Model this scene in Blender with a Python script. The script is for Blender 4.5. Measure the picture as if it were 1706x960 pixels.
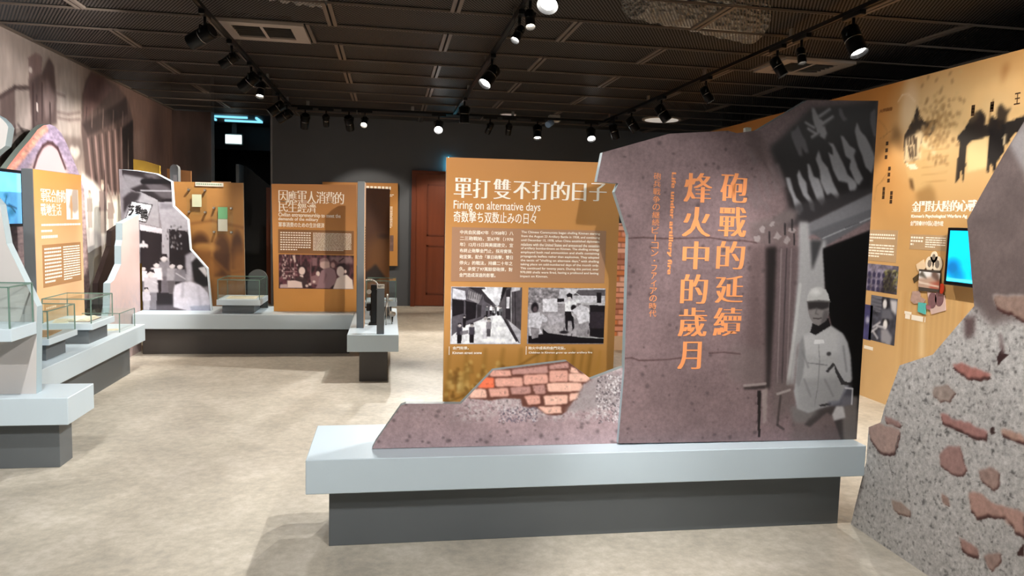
import bpy, bmesh, math, random
import numpy as np
from mathutils import Vector, Matrix
from mathutils.geometry import delaunay_2d_cdt

for _o in list(bpy.data.objects):
    bpy.data.objects.remove(_o)
S = bpy.context.scene
COL = S.collection
random.seed(7)

# ------------------------------------------------------------------ camera
cam_data = bpy.data.cameras.new('camera')
cam_data.sensor_width = 36
cam_data.lens = 25.955
cam_data.clip_start = .05
cam = bpy.data.objects.new('camera', cam_data)
COL.objects.link(cam)
CAM_R = (0.986220, -0.163185, 0.027212)
CAM_U = (-0.011647, 0.095588, 0.995353)
CAM_B = (-0.165028, -0.981954, 0.092371)
cam.matrix_world = Matrix(((CAM_R[0], CAM_U[0], CAM_B[0], 0), (CAM_R[1], CAM_U[1], CAM_B[1], 0),
                           (CAM_R[2], CAM_U[2], CAM_B[2], 1.45), (0, 0, 0, 1)))
S.camera = cam
# ------------------------------------------------------------------ world, exposure
W = bpy.data.worlds.new('world'); S.world = W; W.use_nodes = True
W.node_tree.nodes['Background'].inputs[0].default_value = (.05, .055, .06, 1)
W.node_tree.nodes['Background'].inputs[1].default_value = .3
S.view_settings.view_transform = 'Standard'
S.view_settings.look = 'None'
S.view_settings.gamma = 1
S.view_settings.use_curve_mapping = False
S.view_settings.exposure = -0.22
try:
    S.cycles.max_bounces = 8; S.cycles.diffuse_bounces = 4; S.cycles.transparent_max_bounces = 48
    S.cycles.caustics_reflective = False; S.cycles.caustics_refractive = False
    S.cycles.sample_clamp_indirect = 3.0
    S.cycles.use_denoising = True
except Exception:
    pass
# every track lamp: (track, position along it, aim point, watts, cone degrees, colour, name of look)
WARM = (1, .88, .73); NEUT = (1, .97, .92); COOL = (.93, .97, 1)
TRACK_X = {'left': -1.33, 'mid': .875, 'right': 3.03}
LAMPS = [
    # track, along, aim, W, cone, colour, label
    ('mid', 4.15, (-.10, 2.2, 0), 175, 80, NEUT, 'large lit spotlight on the middle track, nearest the camera at the top of the picture'),
    ('mid', 4.80, (.9, 3.7, .2), 25, 50, WARM, 'small yellowish lit spotlight between the two large ones on the middle track'),
    ('mid', 5.20, (-.6, 4.1, 0), 200, 85, NEUT, 'lit spotlight on the middle track just below the small yellowish one'),
    ('mid', 6.60, (-1.0, 5.2, 0), 330, 85, NEUT, 'lit spotlight halfway along the middle track, tilted left'),
    ('mid', 9.00, (.9, 9.2, 0), 300, 80, WARM, 'dark spotlight near the far end of the middle track, pointing down'),
    ('right', 4.62, (3.42, 3.6, .6), 120, 70, NEUT, 'large lit spotlight nearest the camera on the right track'),
    ('right', 5.25, (3.2, 4.5, 0), 25, 50, WARM, 'small yellowish lit spotlight on the right track beside the ceiling vent'),
    ('right', 5.60, (4.0, 5.1, 1.0), 110, 80, WARM, 'dark spotlight over the torn board, first after the small lit one on the right track'),
    ('right', 6.95, (4.0, 6.6, 1.0), 90, 70, WARM, 'dark spotlight second after the small lit one on the right track'),
    ('right', 8.15, (4.0, 7.8, 1.3), 70, 60, WARM, 'dark spotlight on the right track left of the pale round hatch'),
    ('right', 9.20, (4.0, 9.0, 1.3), 60, 60, WARM, 'dark spotlight on the right track just above the pale round hatch'),
    ('right', 9.95, (3.6, 10.2, 1.3), 40, 60, WARM, 'dark spotlight at the far end of the right track'),
    ('left', 5.78, (-3.26, 6.6, 1.8), 230, 100, NEUT, 'large dark spotlight nearest the camera on the left track, beside the square vent'),
    ('left', 6.70, (-3.26, 7.0, 1.5), 125, 80, NEUT, 'small dark spotlight second along the left track'),
    ('left', 7.60, (-3.26, 8.2, 1.1), 280, 80, NEUT, 'dark spotlight third along the left track, pointing at the mural'),
    ('left', 8.15, (-1.5, 6.9, 0), 160, 80, WARM, 'small lit spotlight fourth along the left track'),
    ('left', 9.40, (-3.26, 9.0, 1.2), 260, 80, WARM, 'lit spotlight near the far end of the left track, glowing slit towards the room'),
    ('left', 10.1, (-3.1, 10.6, 1.7), 110, 110, WARM, 'dark spotlight at the far end of the left track'),
    ('back', -1.134, (-1.5, 11.9, 1.0), 12, 50, WARM, 'dark spotlight leftmost on the cross track'),
    ('back', -.86, (-.9, 11.9, .8), 12, 45, WARM, 'slim dark spotlight second from left on the cross track'),
    ('back', -.558, (-.3, 11.9, 1.2), 110, 65, WARM, 'large dark spotlight third from left on the cross track'),
    ('back', -.345, (-.7, 8.0, .6), 60, 50, WARM, 'small lit spotlight on the cross track above the narrow dark panel'),
    ('back', .661, (.35, 6.6, .0), 420, 75, NEUT, 'very bright spotlight in the middle of the cross track, facing the camera'),
    ('back', 1.38, (.75, 12.0, 1.0), 150, 55, WARM, 'slim spotlight with a thin glowing slit right of the brightest lamp on the cross track'),
    ('back', 1.65, (1.6, 11.9, .8), 8, 50, WARM, 'small dark spotlight on the cross track under the little round downlight'),
    ('back', 2.058, (2.0, 9.6, .6), 50, 60, WARM, 'dark spotlight on the cross track left of the pale sensor'),
    ('back', 2.842, (2.6, 8.2, .2), 90, 60, NEUT, 'lit spotlight at the right end of the cross track above the mauve board'),
    # unseen lamps added on the same tracks above the picture, lighting boards and floor
    ('mid', 1.1, (.55, 3.3, .9), 140, 62, NEUT, 'added unseen spotlight on the middle track just behind the camera position'),
    ('mid', 1.5, (1.9, 3.3, .4), 25, 60, NEUT, 'added unseen spotlight on the middle track near the camera, turned to the soldier picture'),
    ('mid', .3, (-.6, 2.2, 0), 120, 80, NEUT, 'added unseen spotlight on the middle track behind the camera, aimed at the floor'),
    ('mid', 2.3, (2.26, 2.5, .1), 230, 75, NEUT, 'added unseen spotlight on the middle track aimed at the torn-plaster board'),
    ('left', 1.8, (.75, 3.55, 1.15), 230, 30, NEUT, 'added unseen spotlight on the left track aimed across at the orange title panel'),
    ('mid', .8, (-2.3, 4.4, .7), 260, 32, NEUT, 'added unseen spotlight on the middle track aimed at the pale cut-out board on the left'),
    ('right', 1.4, (2.2, 2.9, .5), 40, 80, NEUT, 'added unseen spotlight on the right track near the camera, aimed at the torn board'),
    ('left', 1.0, (-1.6, 3.4, 0), 230, 100, NEUT, 'added unseen spotlight on the left track behind the camera, aimed at the floor'),
    ('left', 2.6, (-2.6, 4.4, 1.2), 200, 60, NEUT, 'added unseen spotlight on the left track over the near left plinth'),
    ('left', 4.4, (-2.62, 6.4, 1.1), 190, 42, WARM, 'added unseen spotlight on the left track aimed at the left orange panel'),
    ('left', 4.0, (-2.0, 8.0, 1.30), 190, 26, NEUT, 'added unseen spotlight on the left track aimed at the street picture board'),
    ('mid', 3.3, (-.8, 8.0, 1.2), 480, 20, WARM, 'added unseen spotlight on the middle track aimed at the orange counter-photograph panel'),
    ('right', 2.8, (4.09, 4.6, 1.2), 300, 95, NEUT, 'added unseen spotlight on the right track aimed at the orange wall'),
    ('right', 2.2, (4.09, 5.2, .2), 260, 80, NEUT, 'added unseen spotlight on the right track aimed low at the orange wall'),
]

# ------------------------------------------------------------------ materials
def lin(c):
    return tuple((x / 12.92 if x <= .04045 else ((x + .055) / 1.055) ** 2.4) for x in c)

MATS = {}
def mat(name, rgb, rough=.6, metal=0, emit=None, es=0, noise=0, nscale=20, bump=0, bscale=200, spec=.4, srgb=True, stretch=None):
    if name in MATS: return MATS[name]
    m = bpy.data.materials.new(name); m.use_nodes = True
    nt = m.node_tree; b = nt.nodes['Principled BSDF']
    c = lin(rgb) if srgb else rgb
    b.inputs['Base Color'].default_value = (*c, 1)
    b.inputs['Roughness'].default_value = rough
    b.inputs['Metallic'].default_value = metal
    b.inputs['Specular IOR Level'].default_value = spec
    if emit:
        b.inputs['Emission Color'].default_value = (*emit, 1); b.inputs['Emission Strength'].default_value = es
    tc = nt.nodes.new('ShaderNodeTexCoord')
    src = tc.outputs['Object']
    if stretch:
        mp = nt.nodes.new('ShaderNodeMapping'); mp.inputs['Scale'].default_value = stretch
        nt.links.new(src, mp.inputs[0]); src = mp.outputs[0]
    if noise:
        n = nt.nodes.new('ShaderNodeTexNoise'); n.inputs['Scale'].default_value = nscale; n.inputs['Detail'].default_value = 5
        nt.links.new(src, n.inputs['Vector'])
        mx = nt.nodes.new('ShaderNodeMix'); mx.data_type = 'RGBA'
        mx.inputs[6].default_value = (*[max(0, v * (1 - noise)) for v in c], 1)
        mx.inputs[7].default_value = (*[min(1, v * (1 + noise)) for v in c], 1)
        nt.links.new(n.outputs[0], mx.inputs[0]); nt.links.new(mx.outputs[2], b.inputs['Base Color'])
    if bump:
        n2 = nt.nodes.new('ShaderNodeTexNoise'); n2.inputs['Scale'].default_value = bscale
        nt.links.new(src, n2.inputs['Vector'])
        bp = nt.nodes.new('ShaderNodeBump'); bp.inputs['Strength'].default_value = bump; bp.inputs['Distance'].default_value = .002
        nt.links.new(n2.outputs[0], bp.inputs['Height']); nt.links.new(bp.outputs[0], b.inputs['Normal'])
    MATS[name] = m
    return m

def print_mat(name, rough=.42, speck=0, emit=0):
    """flat print: colours come from the painted colour attribute, its alpha says where gritty plaster grain shows"""
    if name in MATS: return MATS[name]
    m = bpy.data.materials.new(name); m.use_nodes = True
    nt = m.node_tree; b = nt.nodes['Principled BSDF']; N = nt.nodes.new; L = nt.links.new
    b.inputs['Roughness'].default_value = rough
    b.inputs['Specular IOR Level'].default_value = .35
    a = N('ShaderNodeVertexColor'); a.layer_name = 'print'
    out = a.outputs['Color']
    if speck:
        tc = N('ShaderNodeTexCoord')
        n1 = N('ShaderNodeTexNoise'); n1.inputs['Scale'].default_value = 55; n1.inputs['Detail'].default_value = 8; n1.inputs['Roughness'].default_value = .75
        L(tc.outputs['Object'], n1.inputs['Vector'])
        r = N('ShaderNodeMapRange'); r.inputs['From Min'].default_value = .36; r.inputs['From Max'].default_value = .64
        r.inputs['To Min'].default_value = 1 - speck; r.inputs['To Max'].default_value = 1 + speck
        L(n1.outputs[0], r.inputs[0])
        mx = N('ShaderNodeMix'); mx.data_type = 'FLOAT'; mx.inputs[2].default_value = 1
        L(a.outputs['Alpha'], mx.inputs[0]); L(r.outputs[0], mx.inputs[3])
        v = N('ShaderNodeVectorMath'); v.operation = 'SCALE'
        L(out, v.inputs[0]); L(mx.outputs[0], v.inputs['Scale']); out = v.outputs[0]
    L(out, b.inputs['Base Color'])
    if emit:
        L(out, b.inputs['Emission Color']); b.inputs['Emission Strength'].default_value = emit
    MATS[name] = m
    return m

LAM = mat('pale_laminate', (.77, .83, .87), .38, noise=.03, nscale=4, bump=.05)
BASE = mat('dark_grey_laminate', (.375, .395, .41), .45, noise=.05, nscale=5, bump=.05)
EDGE = mat('pale_board_edge', (.64, .71, .74), .5, noise=.03)
BASED = mat('darker_base_laminate', (.25, .235, .225), .5, noise=.05, nscale=5, bump=.05)  # darker copy of the base laminate, for the two back plinths
GREY = mat('slate_grey_paint', (.40, .42, .44), .55, noise=.04, nscale=6)
ORANGE = mat('ochre_edge', (.72, .52, .30), .5, noise=.03)
WHITE = mat('white_vinyl_lettering', (1, .96, .90), .5, noise=.01)
APRI = mat('apricot_vinyl_lettering', (.93, .60, .38), .5, noise=.02)
DARKINK = mat('dark_brown_ink', (.25, .17, .10), .5, noise=.02)
BLACK = mat('black_painted_metal', (.075, .075, .078), .35, metal=.3, noise=.05)
STEEL = mat('brushed_steel', (.75, .74, .72), .3, metal=1, noise=.05)
SCREENB = mat('screen_bezel', (.04, .04, .06), .3, noise=.02)

# ------------------------------------------------------------------ objects
def link(name, me, parent=None):
    o = bpy.data.objects.new(name, me); COL.objects.link(o)
    if parent: o.parent = parent
    return o

def obj(name, verts, faces, m, parent=None, smooth=False):
    me = bpy.data.meshes.new(name)
    me.from_pydata([tuple(v) for v in verts], [], faces); me.update()
    for mm in (m if isinstance(m, (list, tuple)) else [m]): me.materials.append(mm)
    if smooth:
        me.polygons.foreach_set('use_smooth', [True] * len(me.polygons))
    return link(name, me, parent)

def bm_obj(name, bm, m, parent=None, smooth=False):
    me = bpy.data.meshes.new(name); bm.to_mesh(me); bm.free()
    for mm in (m if isinstance(m, (list, tuple)) else [m]): me.materials.append(mm)
    if smooth: me.polygons.foreach_set('use_smooth', [True] * len(me.polygons))
    return link(name, me, parent)

def tag(o, label=None, cat=None, group=None, kind=None):
    if label: o['label'] = label
    if cat: o['category'] = cat
    if group: o['group'] = group
    if kind: o['kind'] = kind
    return o

def thing(name, label, cat, group=None):
    o = bpy.data.objects.new(name, None); COL.objects.link(o); o.empty_display_size = .1
    return tag(o, label, cat, group)

BOXF = [(0, 3, 2, 1), (4, 5, 6, 7), (0, 1, 5, 4), (1, 2, 6, 5), (2, 3, 7, 6), (3, 0, 4, 7)]
def boxv(x0, x1, y0, y1, z0, z1):
    return [(x0, y0, z0), (x1, y0, z0), (x1, y1, z0), (x0, y1, z0), (x0, y0, z1), (x1, y0, z1), (x1, y1, z1), (x0, y1, z1)]

def box(name, x0, x1, y0, y1, z0, z1, m, parent=None, bevel=.002):
    bm = bmesh.new(); vs = [bm.verts.new(v) for v in boxv(x0, x1, y0, y1, z0, z1)]
    for f in BOXF: bm.faces.new([vs[i] for i in f])
    if bevel: bmesh.ops.bevel(bm, geom=list(bm.edges), offset=min(bevel, .3 * min(x1 - x0, y1 - y0, z1 - z0)), segments=1, affect='EDGES')
    return bm_obj(name, bm, m, parent)

def boxes(name, lst, m, parent=None):
    v, f = [], []
    for b in lst:
        n = len(v); v += boxv(*b); f += [tuple(n + i for i in q) for q in BOXF]
    return obj(name, v, f, m, parent)

def P3(axis, c, u, v):
    return (u, c, v) if axis == 'Y' else ((c, u, v) if axis == 'X' else (u, v, c))

def prism(name, axis, c0, c1, outline, m, parent=None, bevel=0):
    """outline in the plane, extruded from c0 (visible face) to c1"""
    bm = bmesh.new()
    a = [bm.verts.new(P3(axis, c0, u, v)) for u, v in outline]
    b = [bm.verts.new(P3(axis, c1, u, v)) for u, v in outline]
    n = len(a)
    bm.faces.new(a); bm.faces.new(b[::-1])
    for i in range(n): bm.faces.new((a[(i + 1) % n], a[i], b[i], b[(i + 1) % n]))
    bmesh.ops.recalc_face_normals(bm, faces=list(bm.faces))
    if bevel: bmesh.ops.bevel(bm, geom=list(bm.edges), offset=bevel, segments=1, affect='EDGES')
    return bm_obj(name, bm, m, parent)

def cyl_bm(bm, p0, p1, r0, r1=None, seg=20, cap=True):
    r1 = r0 if r1 is None else r1
    p0, p1 = Vector(p0), Vector(p1); d = (p1 - p0).normalized()
    a = d.orthogonal().normalized(); b = d.cross(a)
    A, B = [], []
    for i in range(seg):
        t = 2 * math.pi * i / seg; o = a * math.cos(t) + b * math.sin(t)
        A.append(bm.verts.new(p0 + o * r0)); B.append(bm.verts.new(p1 + o * r1))
    for i in range(seg):
        f = bm.faces.new((A[i], A[(i + 1) % seg], B[(i + 1) % seg], B[i])); f.smooth = True
    if cap: bm.faces.new(A[::-1]); bm.faces.new(B)

def cyl(name, p0, p1, r0, m, parent=None, r1=None, seg=20, cap=True):
    bm = bmesh.new(); cyl_bm(bm, p0, p1, r0, r1, seg, cap); return bm_obj(name, bm, m, parent)

# ------------------------------------------------------------------ painting flat prints
class Paint:
    def __init__(s, u0, u1, v0, v1, ppm, base=(.5, .5, .5), a=0):
        s.u0, s.v0, s.ppm = u0, v0, ppm
        s.w = max(2, int((u1 - u0) * ppm) + 1); s.h = max(2, int((v1 - v0) * ppm) + 1)
        s.im = np.zeros((s.h, s.w, 4), np.float32); s.im[..., :3] = base; s.im[..., 3] = a
        s.U, s.V = np.meshgrid(u0 + np.arange(s.w) / ppm, v0 + np.arange(s.h) / ppm)
    def _win(s, a0, a1, b0, b1, pad):
        i0 = max(0, int((b0 - s.v0 - pad) * s.ppm) - 1); i1 = min(s.h, int((b1 - s.v0 + pad) * s.ppm) + 3)
        j0 = max(0, int((a0 - s.u0 - pad) * s.ppm) - 1); j1 = min(s.w, int((a1 - s.u0 + pad) * s.ppm) + 3)
        return (slice(i0, max(i0, i1)), slice(j0, max(j0, j1)))
    def blend(s, w, mask, col, al):
        r = s.im[w]
        if r.size == 0: return
        k = (mask * al)[..., None]
        r[..., :3] = r[..., :3] * (1 - k) + np.array(col, np.float32) * k
        if s.mk is not None: r[..., 3] = r[..., 3] * (1 - k[..., 0]) + s.mk * k[..., 0]
    mk = None
    @staticmethod
    def blur(m, n):
        for _ in range(2):
            for ax in (0, 1):
                if m.shape[ax] < 2: continue
                p = np.pad(m, [(n + 1, n) if k == ax else (0, 0) for k in (0, 1)], mode='edge').cumsum(ax)
                L = m.shape[ax]
                hi = np.take(p, np.arange(2 * n + 1, 2 * n + 1 + L), ax); lo = np.take(p, np.arange(0, L), ax)
                m = (hi - lo) / (2 * n + 1)
        return m
    def poly(s, pts, col, al=1, soft=0):
        us = [p[0] for p in pts]; vs = [p[1] for p in pts]
        w = s._win(min(us), max(us), min(vs), max(vs), soft * 2.5)
        U, V = s.U[w], s.V[w]
        if U.size == 0: return
        ins = np.zeros(U.shape, bool)
        for i in range(len(pts)):
            (x1, y1), (x2, y2) = pts[i], pts[i - 1]
            if y1 == y2: continue
            ins ^= ((y1 > V) != (y2 > V)) & (U < (x2 - x1) * (V - y1) / (y2 - y1) + x1)
        m = ins.astype(np.float32); n = int(soft * s.ppm)
        if n > 0: m = s.blur(m, n)
        s.blend(w, m, col, al)
    def ell(s, c, rx, ry, col, al=1, soft=.15, rot=0):
        R = max(rx, ry) * (1 + soft)
        w = s._win(c[0] - R, c[0] + R, c[1] - R, c[1] + R, 0)
        x, y = s.U[w] - c[0], s.V[w] - c[1]; cr, sr = math.cos(rot), math.sin(rot)
        d = np.sqrt(((x * cr + y * sr) / rx) ** 2 + ((-x * sr + y * cr) / ry) ** 2)
        s.blend(w, np.clip((1 + soft - d) / (2 * soft + 1e-6), 0, 1), col, al)
    def line(s, pts, wd, col, al=1, soft=.3):
        for (x1, y1), (x2, y2) in zip(pts, pts[1:]):
            w = s._win(min(x1, x2), max(x1, x2), min(y1, y2), max(y1, y2), wd)
            U, V = s.U[w], s.V[w]; dx, dy = x2 - x1, y2 - y1; L = dx * dx + dy * dy + 1e-12
            t = np.clip(((U - x1) * dx + (V - y1) * dy) / L, 0, 1)
            d = np.hypot(U - x1 - t * dx, V - y1 - t * dy) / (wd / 2)
            s.blend(w, np.clip((1 + soft - d) / (2 * soft), 0, 1), col, al)
    def noise(s, cell, oct=4, seed=0, sx=1, sy=1):
        rg = np.random.RandomState(seed); out = np.zeros((s.h, s.w), np.float32); amp = 1; tot = 0
        for o in range(oct):
            cx = cell * sx / 2 ** o; cy = cell * sy / 2 ** o
            gw = int(s.w / s.ppm / cx) + 3; gh = int(s.h / s.ppm / cy) + 3
            if gw > 1200 or gh > 1200: break
            g = rg.rand(gh, gw).astype(np.float32) * 2 - 1
            fx = (s.U - s.u0) / cx; fy = (s.V - s.v0) / cy
            ix = fx.astype(int); iy = fy.astype(int); fx = fx - ix; fy = fy - iy
            fx = fx * fx * (3 - 2 * fx); fy = fy * fy * (3 - 2 * fy)
            out += amp * ((g[iy, ix] * (1 - fx) + g[iy, ix + 1] * fx) * (1 - fy) + (g[iy + 1, ix] * (1 - fx) + g[iy + 1, ix + 1] * fx) * fy)
            tot += amp; amp *= .6
        return out / tot
    def mul(s, f):
        s.im[..., :3] *= f[..., None] if f.ndim == 2 else f
    def sample(s, U, V):
        x = np.clip((U - s.u0) * s.ppm, 0, s.w - 1.001); y = np.clip((V - s.v0) * s.ppm, 0, s.h - 1.001)
        ix, iy = x.astype(int), y.astype(int); fx, fy = (x - ix)[:, None], (y - iy)[:, None]
        im = s.im
        c = (im[iy, ix] * (1 - fx) + im[iy, ix + 1] * fx) * (1 - fy) + (im[iy + 1, ix] * (1 - fx) + im[iy + 1, ix + 1] * fx) * fy
        c = np.clip(c, 0, 1)
        r = c[:, :3]; c[:, :3] = np.where(r <= .04045, r / 12.92, ((r + .055) / 1.055) ** 2.4)
        return c

def blob(pt, n=9, r=.02, jit=.35, seed=0):
    rg = random.Random(seed); return [(pt[0] + r * (1 + jit * rg.uniform(-1, 1)) * math.cos(6.283 * i / n), pt[1] + r * (1 + jit * rg.uniform(-1, 1)) * math.sin(6.283 * i / n)) for i in range(n)]

def skin(name, axis, c, outline, paint, step, m, parent):
    """the printed face: a fine triangle mesh cut to the outline, coloured by the painting"""
    us = [p[0] for p in outline]; vs = [p[1] for p in outline]
    u = np.arange(min(us) + step * .5, max(us), step); v = np.arange(min(vs) + step * .5, max(vs), step)
    G = np.stack(np.meshgrid(u, v), -1).reshape(-1, 2)
    ins = np.zeros(len(G), bool); near = np.zeros(len(G), bool)
    for i in range(len(outline)):
        (x1, y1), (x2, y2) = outline[i], outline[i - 1]
        if y1 != y2: ins ^= ((y1 > G[:, 1]) != (y2 > G[:, 1])) & (G[:, 0] < (x2 - x1) * (G[:, 1] - y1) / (y2 - y1) + x1)
        dx, dy = x2 - x1, y2 - y1; L = dx * dx + dy * dy + 1e-12
        t = np.clip(((G[:, 0] - x1) * dx + (G[:, 1] - y1) * dy) / L, 0, 1)
        near |= np.hypot(G[:, 0] - x1 - t * dx, G[:, 1] - y1 - t * dy) < step * .35
    G = G[ins & ~near]
    O = []
    for i in range(len(outline)):
        a, b = Vector(outline[i - 1]), Vector(outline[i]); n = max(1, int((b - a).length / (step * 1.5)))
        O += [a.lerp(b, k / n) for k in range(n)]
    r = delaunay_2d_cdt(O + [Vector(p) for p in G.tolist()], [], [list(range(len(O)))], 1, 1e-7)
    co = np.array([tuple(p) for p in r[0]])
    flip = axis == 'X'
    o = obj(name, [P3(axis, c, p[0], p[1]) for p in co.tolist()], [tuple(f) for f in r[2]], m, parent)
    ca = o.data.color_attributes.new('print', 'FLOAT_COLOR', 'POINT')
    ca.data.foreach_set('color', paint.sample(co[:, 0], co[:, 1]).astype(np.float32).ravel())
    return o

def rect(u0, u1, v0, v1): return [(u0, v0), (u1, v0), (u1, v1), (u0, v1)]
def bb(pts):
    us = [p[0] for p in pts]; vs = [p[1] for p in pts]; return min(us), max(us), min(vs), max(vs)

# ------------------------------------------------------------------ lettering
_glyph = {}
def glyphs(s, thin=0):
    if (s, thin) in _glyph: return _glyph[(s, thin)]
    c = bpy.data.curves.new('t', 'FONT'); c.body = s; c.resolution_u = 3; c.offset = thin
    o = bpy.data.objects.new('t', c); COL.objects.link(o)
    me = bpy.data.meshes.new_from_object(o.evaluated_get(bpy.context.evaluated_depsgraph_get()))
    v = np.array([x.co[:2] for x in me.vertices]).reshape(-1, 2); f = [tuple(p.vertices) for p in me.polygons]
    bpy.data.objects.remove(o); bpy.data.curves.remove(c); bpy.data.meshes.remove(me)
    _glyph[(s, thin)] = (v, f); return _glyph[(s, thin)]

def lettering(name, axis, c, items, m, parent, bold=0, d=None, label=None, serif=False):
    """items: (text, (u0, v0, u1, v1) box it fills, rotation 0 or -90, True to keep the width natural)"""
    V, F = [], []
    out = -1 if axis == 'Y' else (1 if c < 0 else -1)
    if d: out = d
    k = 0
    for it in items:
        s, (u0, v0, u1, v1) = it[0], it[1]; rot = it[2] if len(it) > 2 else 0
        v, f = glyphs(s, -.014 if serif else 0)
        if len(v) == 0: continue
        p = v.copy()
        if rot: p = np.stack([p[:, 1], -p[:, 0]], 1)
        mn, mx = p.min(0), p.max(0); sz = np.maximum(mx - mn, 1e-6)
        p = (p - mn) / sz
        mirror = axis == 'X' and u0 > u1
        p = np.stack([u0 + p[:, 0] * (u1 - u0), v0 + p[:, 1] * (v1 - v0)], 1)
        offs = [(0, 0)] if not bold else ([(-bold, 0), (-bold / 2, 0), (0, 0), (bold / 2, 0), (bold, 0)] if serif else [(-bold, -bold * .7), (-bold, bold * .7), (bold, -bold * .7), (bold, bold * .7)])
        for q, qv in offs:
            n = len(V); k += 1; cc = c + out * (.0006 + .00003 * (k % 7))
            V += [P3(axis, cc, a + q, b + qv) for a, b in p.tolist()]; F += [tuple(n + i for i in g) for g in f]
    o = obj(name, V, F, m, parent)
    if label: o['label'] = label
    return o

def greek(name, axis, c, box4, rows, m, parent, seed=1, thick=.55, last=.6, wordy=True, d=None):
    """a paragraph too small to read in the picture: rows of short printed strokes"""
    rg = random.Random(seed); u0, v0, u1, v1 = box4; rh = (v1 - v0) / rows; sg = 1 if u1 > u0 else -1; Wd = abs(u1 - u0)
    out = d if d else (-1 if axis == 'Y' else (1 if c < 0 else -1)); cc = c + out * .0007
    V, F = [], []
    for r in range(rows):
        t = v1 - rh * r - rh * .15; b = t - rh * thick; x = 0; end = Wd * (last if r == rows - 1 else 1)
        while x < end - .002:
            w = min(end - x, (rg.uniform(.6, 3) if wordy else rg.uniform(.7, .9)) * rh)
            n = len(V); V += [P3(axis, cc, u0 + sg * x, b), P3(axis, cc, u0 + sg * (x + w), b), P3(axis, cc, u0 + sg * (x + w), t), P3(axis, cc, u0 + sg * x, t)]
            F.append((n, n + 1, n + 2, n + 3)); x += w + rh * .25
    return obj(name, V, F, m, parent)

# ------------------------------------------------------------------ the room
CZ = 2.965
def floor_mat():
    m = bpy.data.materials.new('mottled_vinyl_floor'); m.use_nodes = True; nt = m.node_tree; b = nt.nodes['Principled BSDF']; N = nt.nodes.new; L = nt.links.new
    tc = N('ShaderNodeTexCoord'); mp = N('ShaderNodeMapping'); mp.inputs['Scale'].default_value = (1, 1, 1); L(tc.outputs['Object'], mp.inputs[0])
    n1 = N('ShaderNodeTexNoise'); n1.inputs['Scale'].default_value = 2.6; n1.inputs['Detail'].default_value = 9; n1.inputs['Roughness'].default_value = .68; n1.inputs['Distortion'].default_value = .4
    n2 = N('ShaderNodeTexNoise'); n2.inputs['Scale'].default_value = 22; n2.inputs['Detail'].default_value = 8; n2.inputs['Roughness'].default_value = .7
    L(mp.outputs[0], n1.inputs[0]); L(mp.outputs[0], n2.inputs[0])
    r = N('ShaderNodeValToRGB'); e = r.color_ramp.elements
    e[0].position = .38; e[0].color = (*lin((.66, .635, .59)), 1); e[1].position = .62; e[1].color = (*lin((.82, .79, .745)), 1)
    k = e.new(.5); k.color = (*lin((.745, .715, .66)), 1)
    mx = N('ShaderNodeMix'); mx.data_type = 'FLOAT'; mx.inputs[0].default_value = .45
    L(n1.outputs[0], mx.inputs[2]); L(n2.outputs[0], mx.inputs[3]); L(mx.outputs[0], r.inputs[0]); L(r.outputs[0], b.inputs['Base Color'])
    b.inputs['Roughness'].default_value = .42; b.inputs['Specular IOR Level'].default_value = .35
    bp = N('ShaderNodeBump'); bp.inputs['Strength'].default_value = .12; bp.inputs['Distance'].default_value = .003; L(n2.outputs[0], bp.inputs['Height']); L(bp.outputs[0], b.inputs['Normal'])
    return m
XL, XR, Y0, YB = -3.27, 5.6, -2.6, 12.07
def struct(o): o['kind'] = 'structure'; return o
struct(box('floor', XL - .2, XR + .2, Y0 - .2, 16.4, -.1, 0, floor_mat(), bevel=0))
WALLP = mat('dark_grey_wall_paint', (.33, .345, .37), .7, noise=.05, nscale=3, bump=.1)
WALLD = mat('black_wall_paint', (.15, .16, .18), .7, noise=.05, nscale=3, bump=.1)
struct(box('wall_left', XL - .15, XL, Y0, 12.07, 0, 3.5, WALLP, bevel=0))
struct(box('wall_right', XR, XR + .15, Y0, 12.07, 0, 3.5, WALLD, bevel=0))
struct(box('wall_front', XL, XR, Y0 - .15, Y0, 0, 3.5, WALLP, bevel=0))
# back wall: left piece (it carries the mural's end), opening to the corridor, long dark piece
struct(box('wall_back', -1.8, XR, YB, YB + .2, 0, 3.5, WALLP, bevel=0))
struct(box('wall_back_left', XL, -2.70, YB, YB + .2, 0, 3.5, WALLP, bevel=0))
CORR = mat('corridor_blue_black_paint', (.12, .15, .19), .45, noise=.05, nscale=3)
struct(box('wall_corridor_left', XL - .1, XL, YB + .2, 16, 0, 3.5, CORR, bevel=0))
struct(box('wall_corridor_right', -1.8, -1.7, YB + .2, 16, 0, 3.5, CORR, bevel=0))
struct(box('wall_corridor_end', XL, -1.7, 16, 16.1, 0, 3.5, CORR, bevel=0))
struct(box('ceiling_corridor', XL, -1.8, YB + .2, 16, 2.965, 3.0, CORR, bevel=0))
struct(box('trim_1', -1.83, -1.8, YB - .012, YB + .21, 0, CZ, mat('grey_corner_bead', (.5, .51, .53), .5, noise=.02)))

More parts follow.
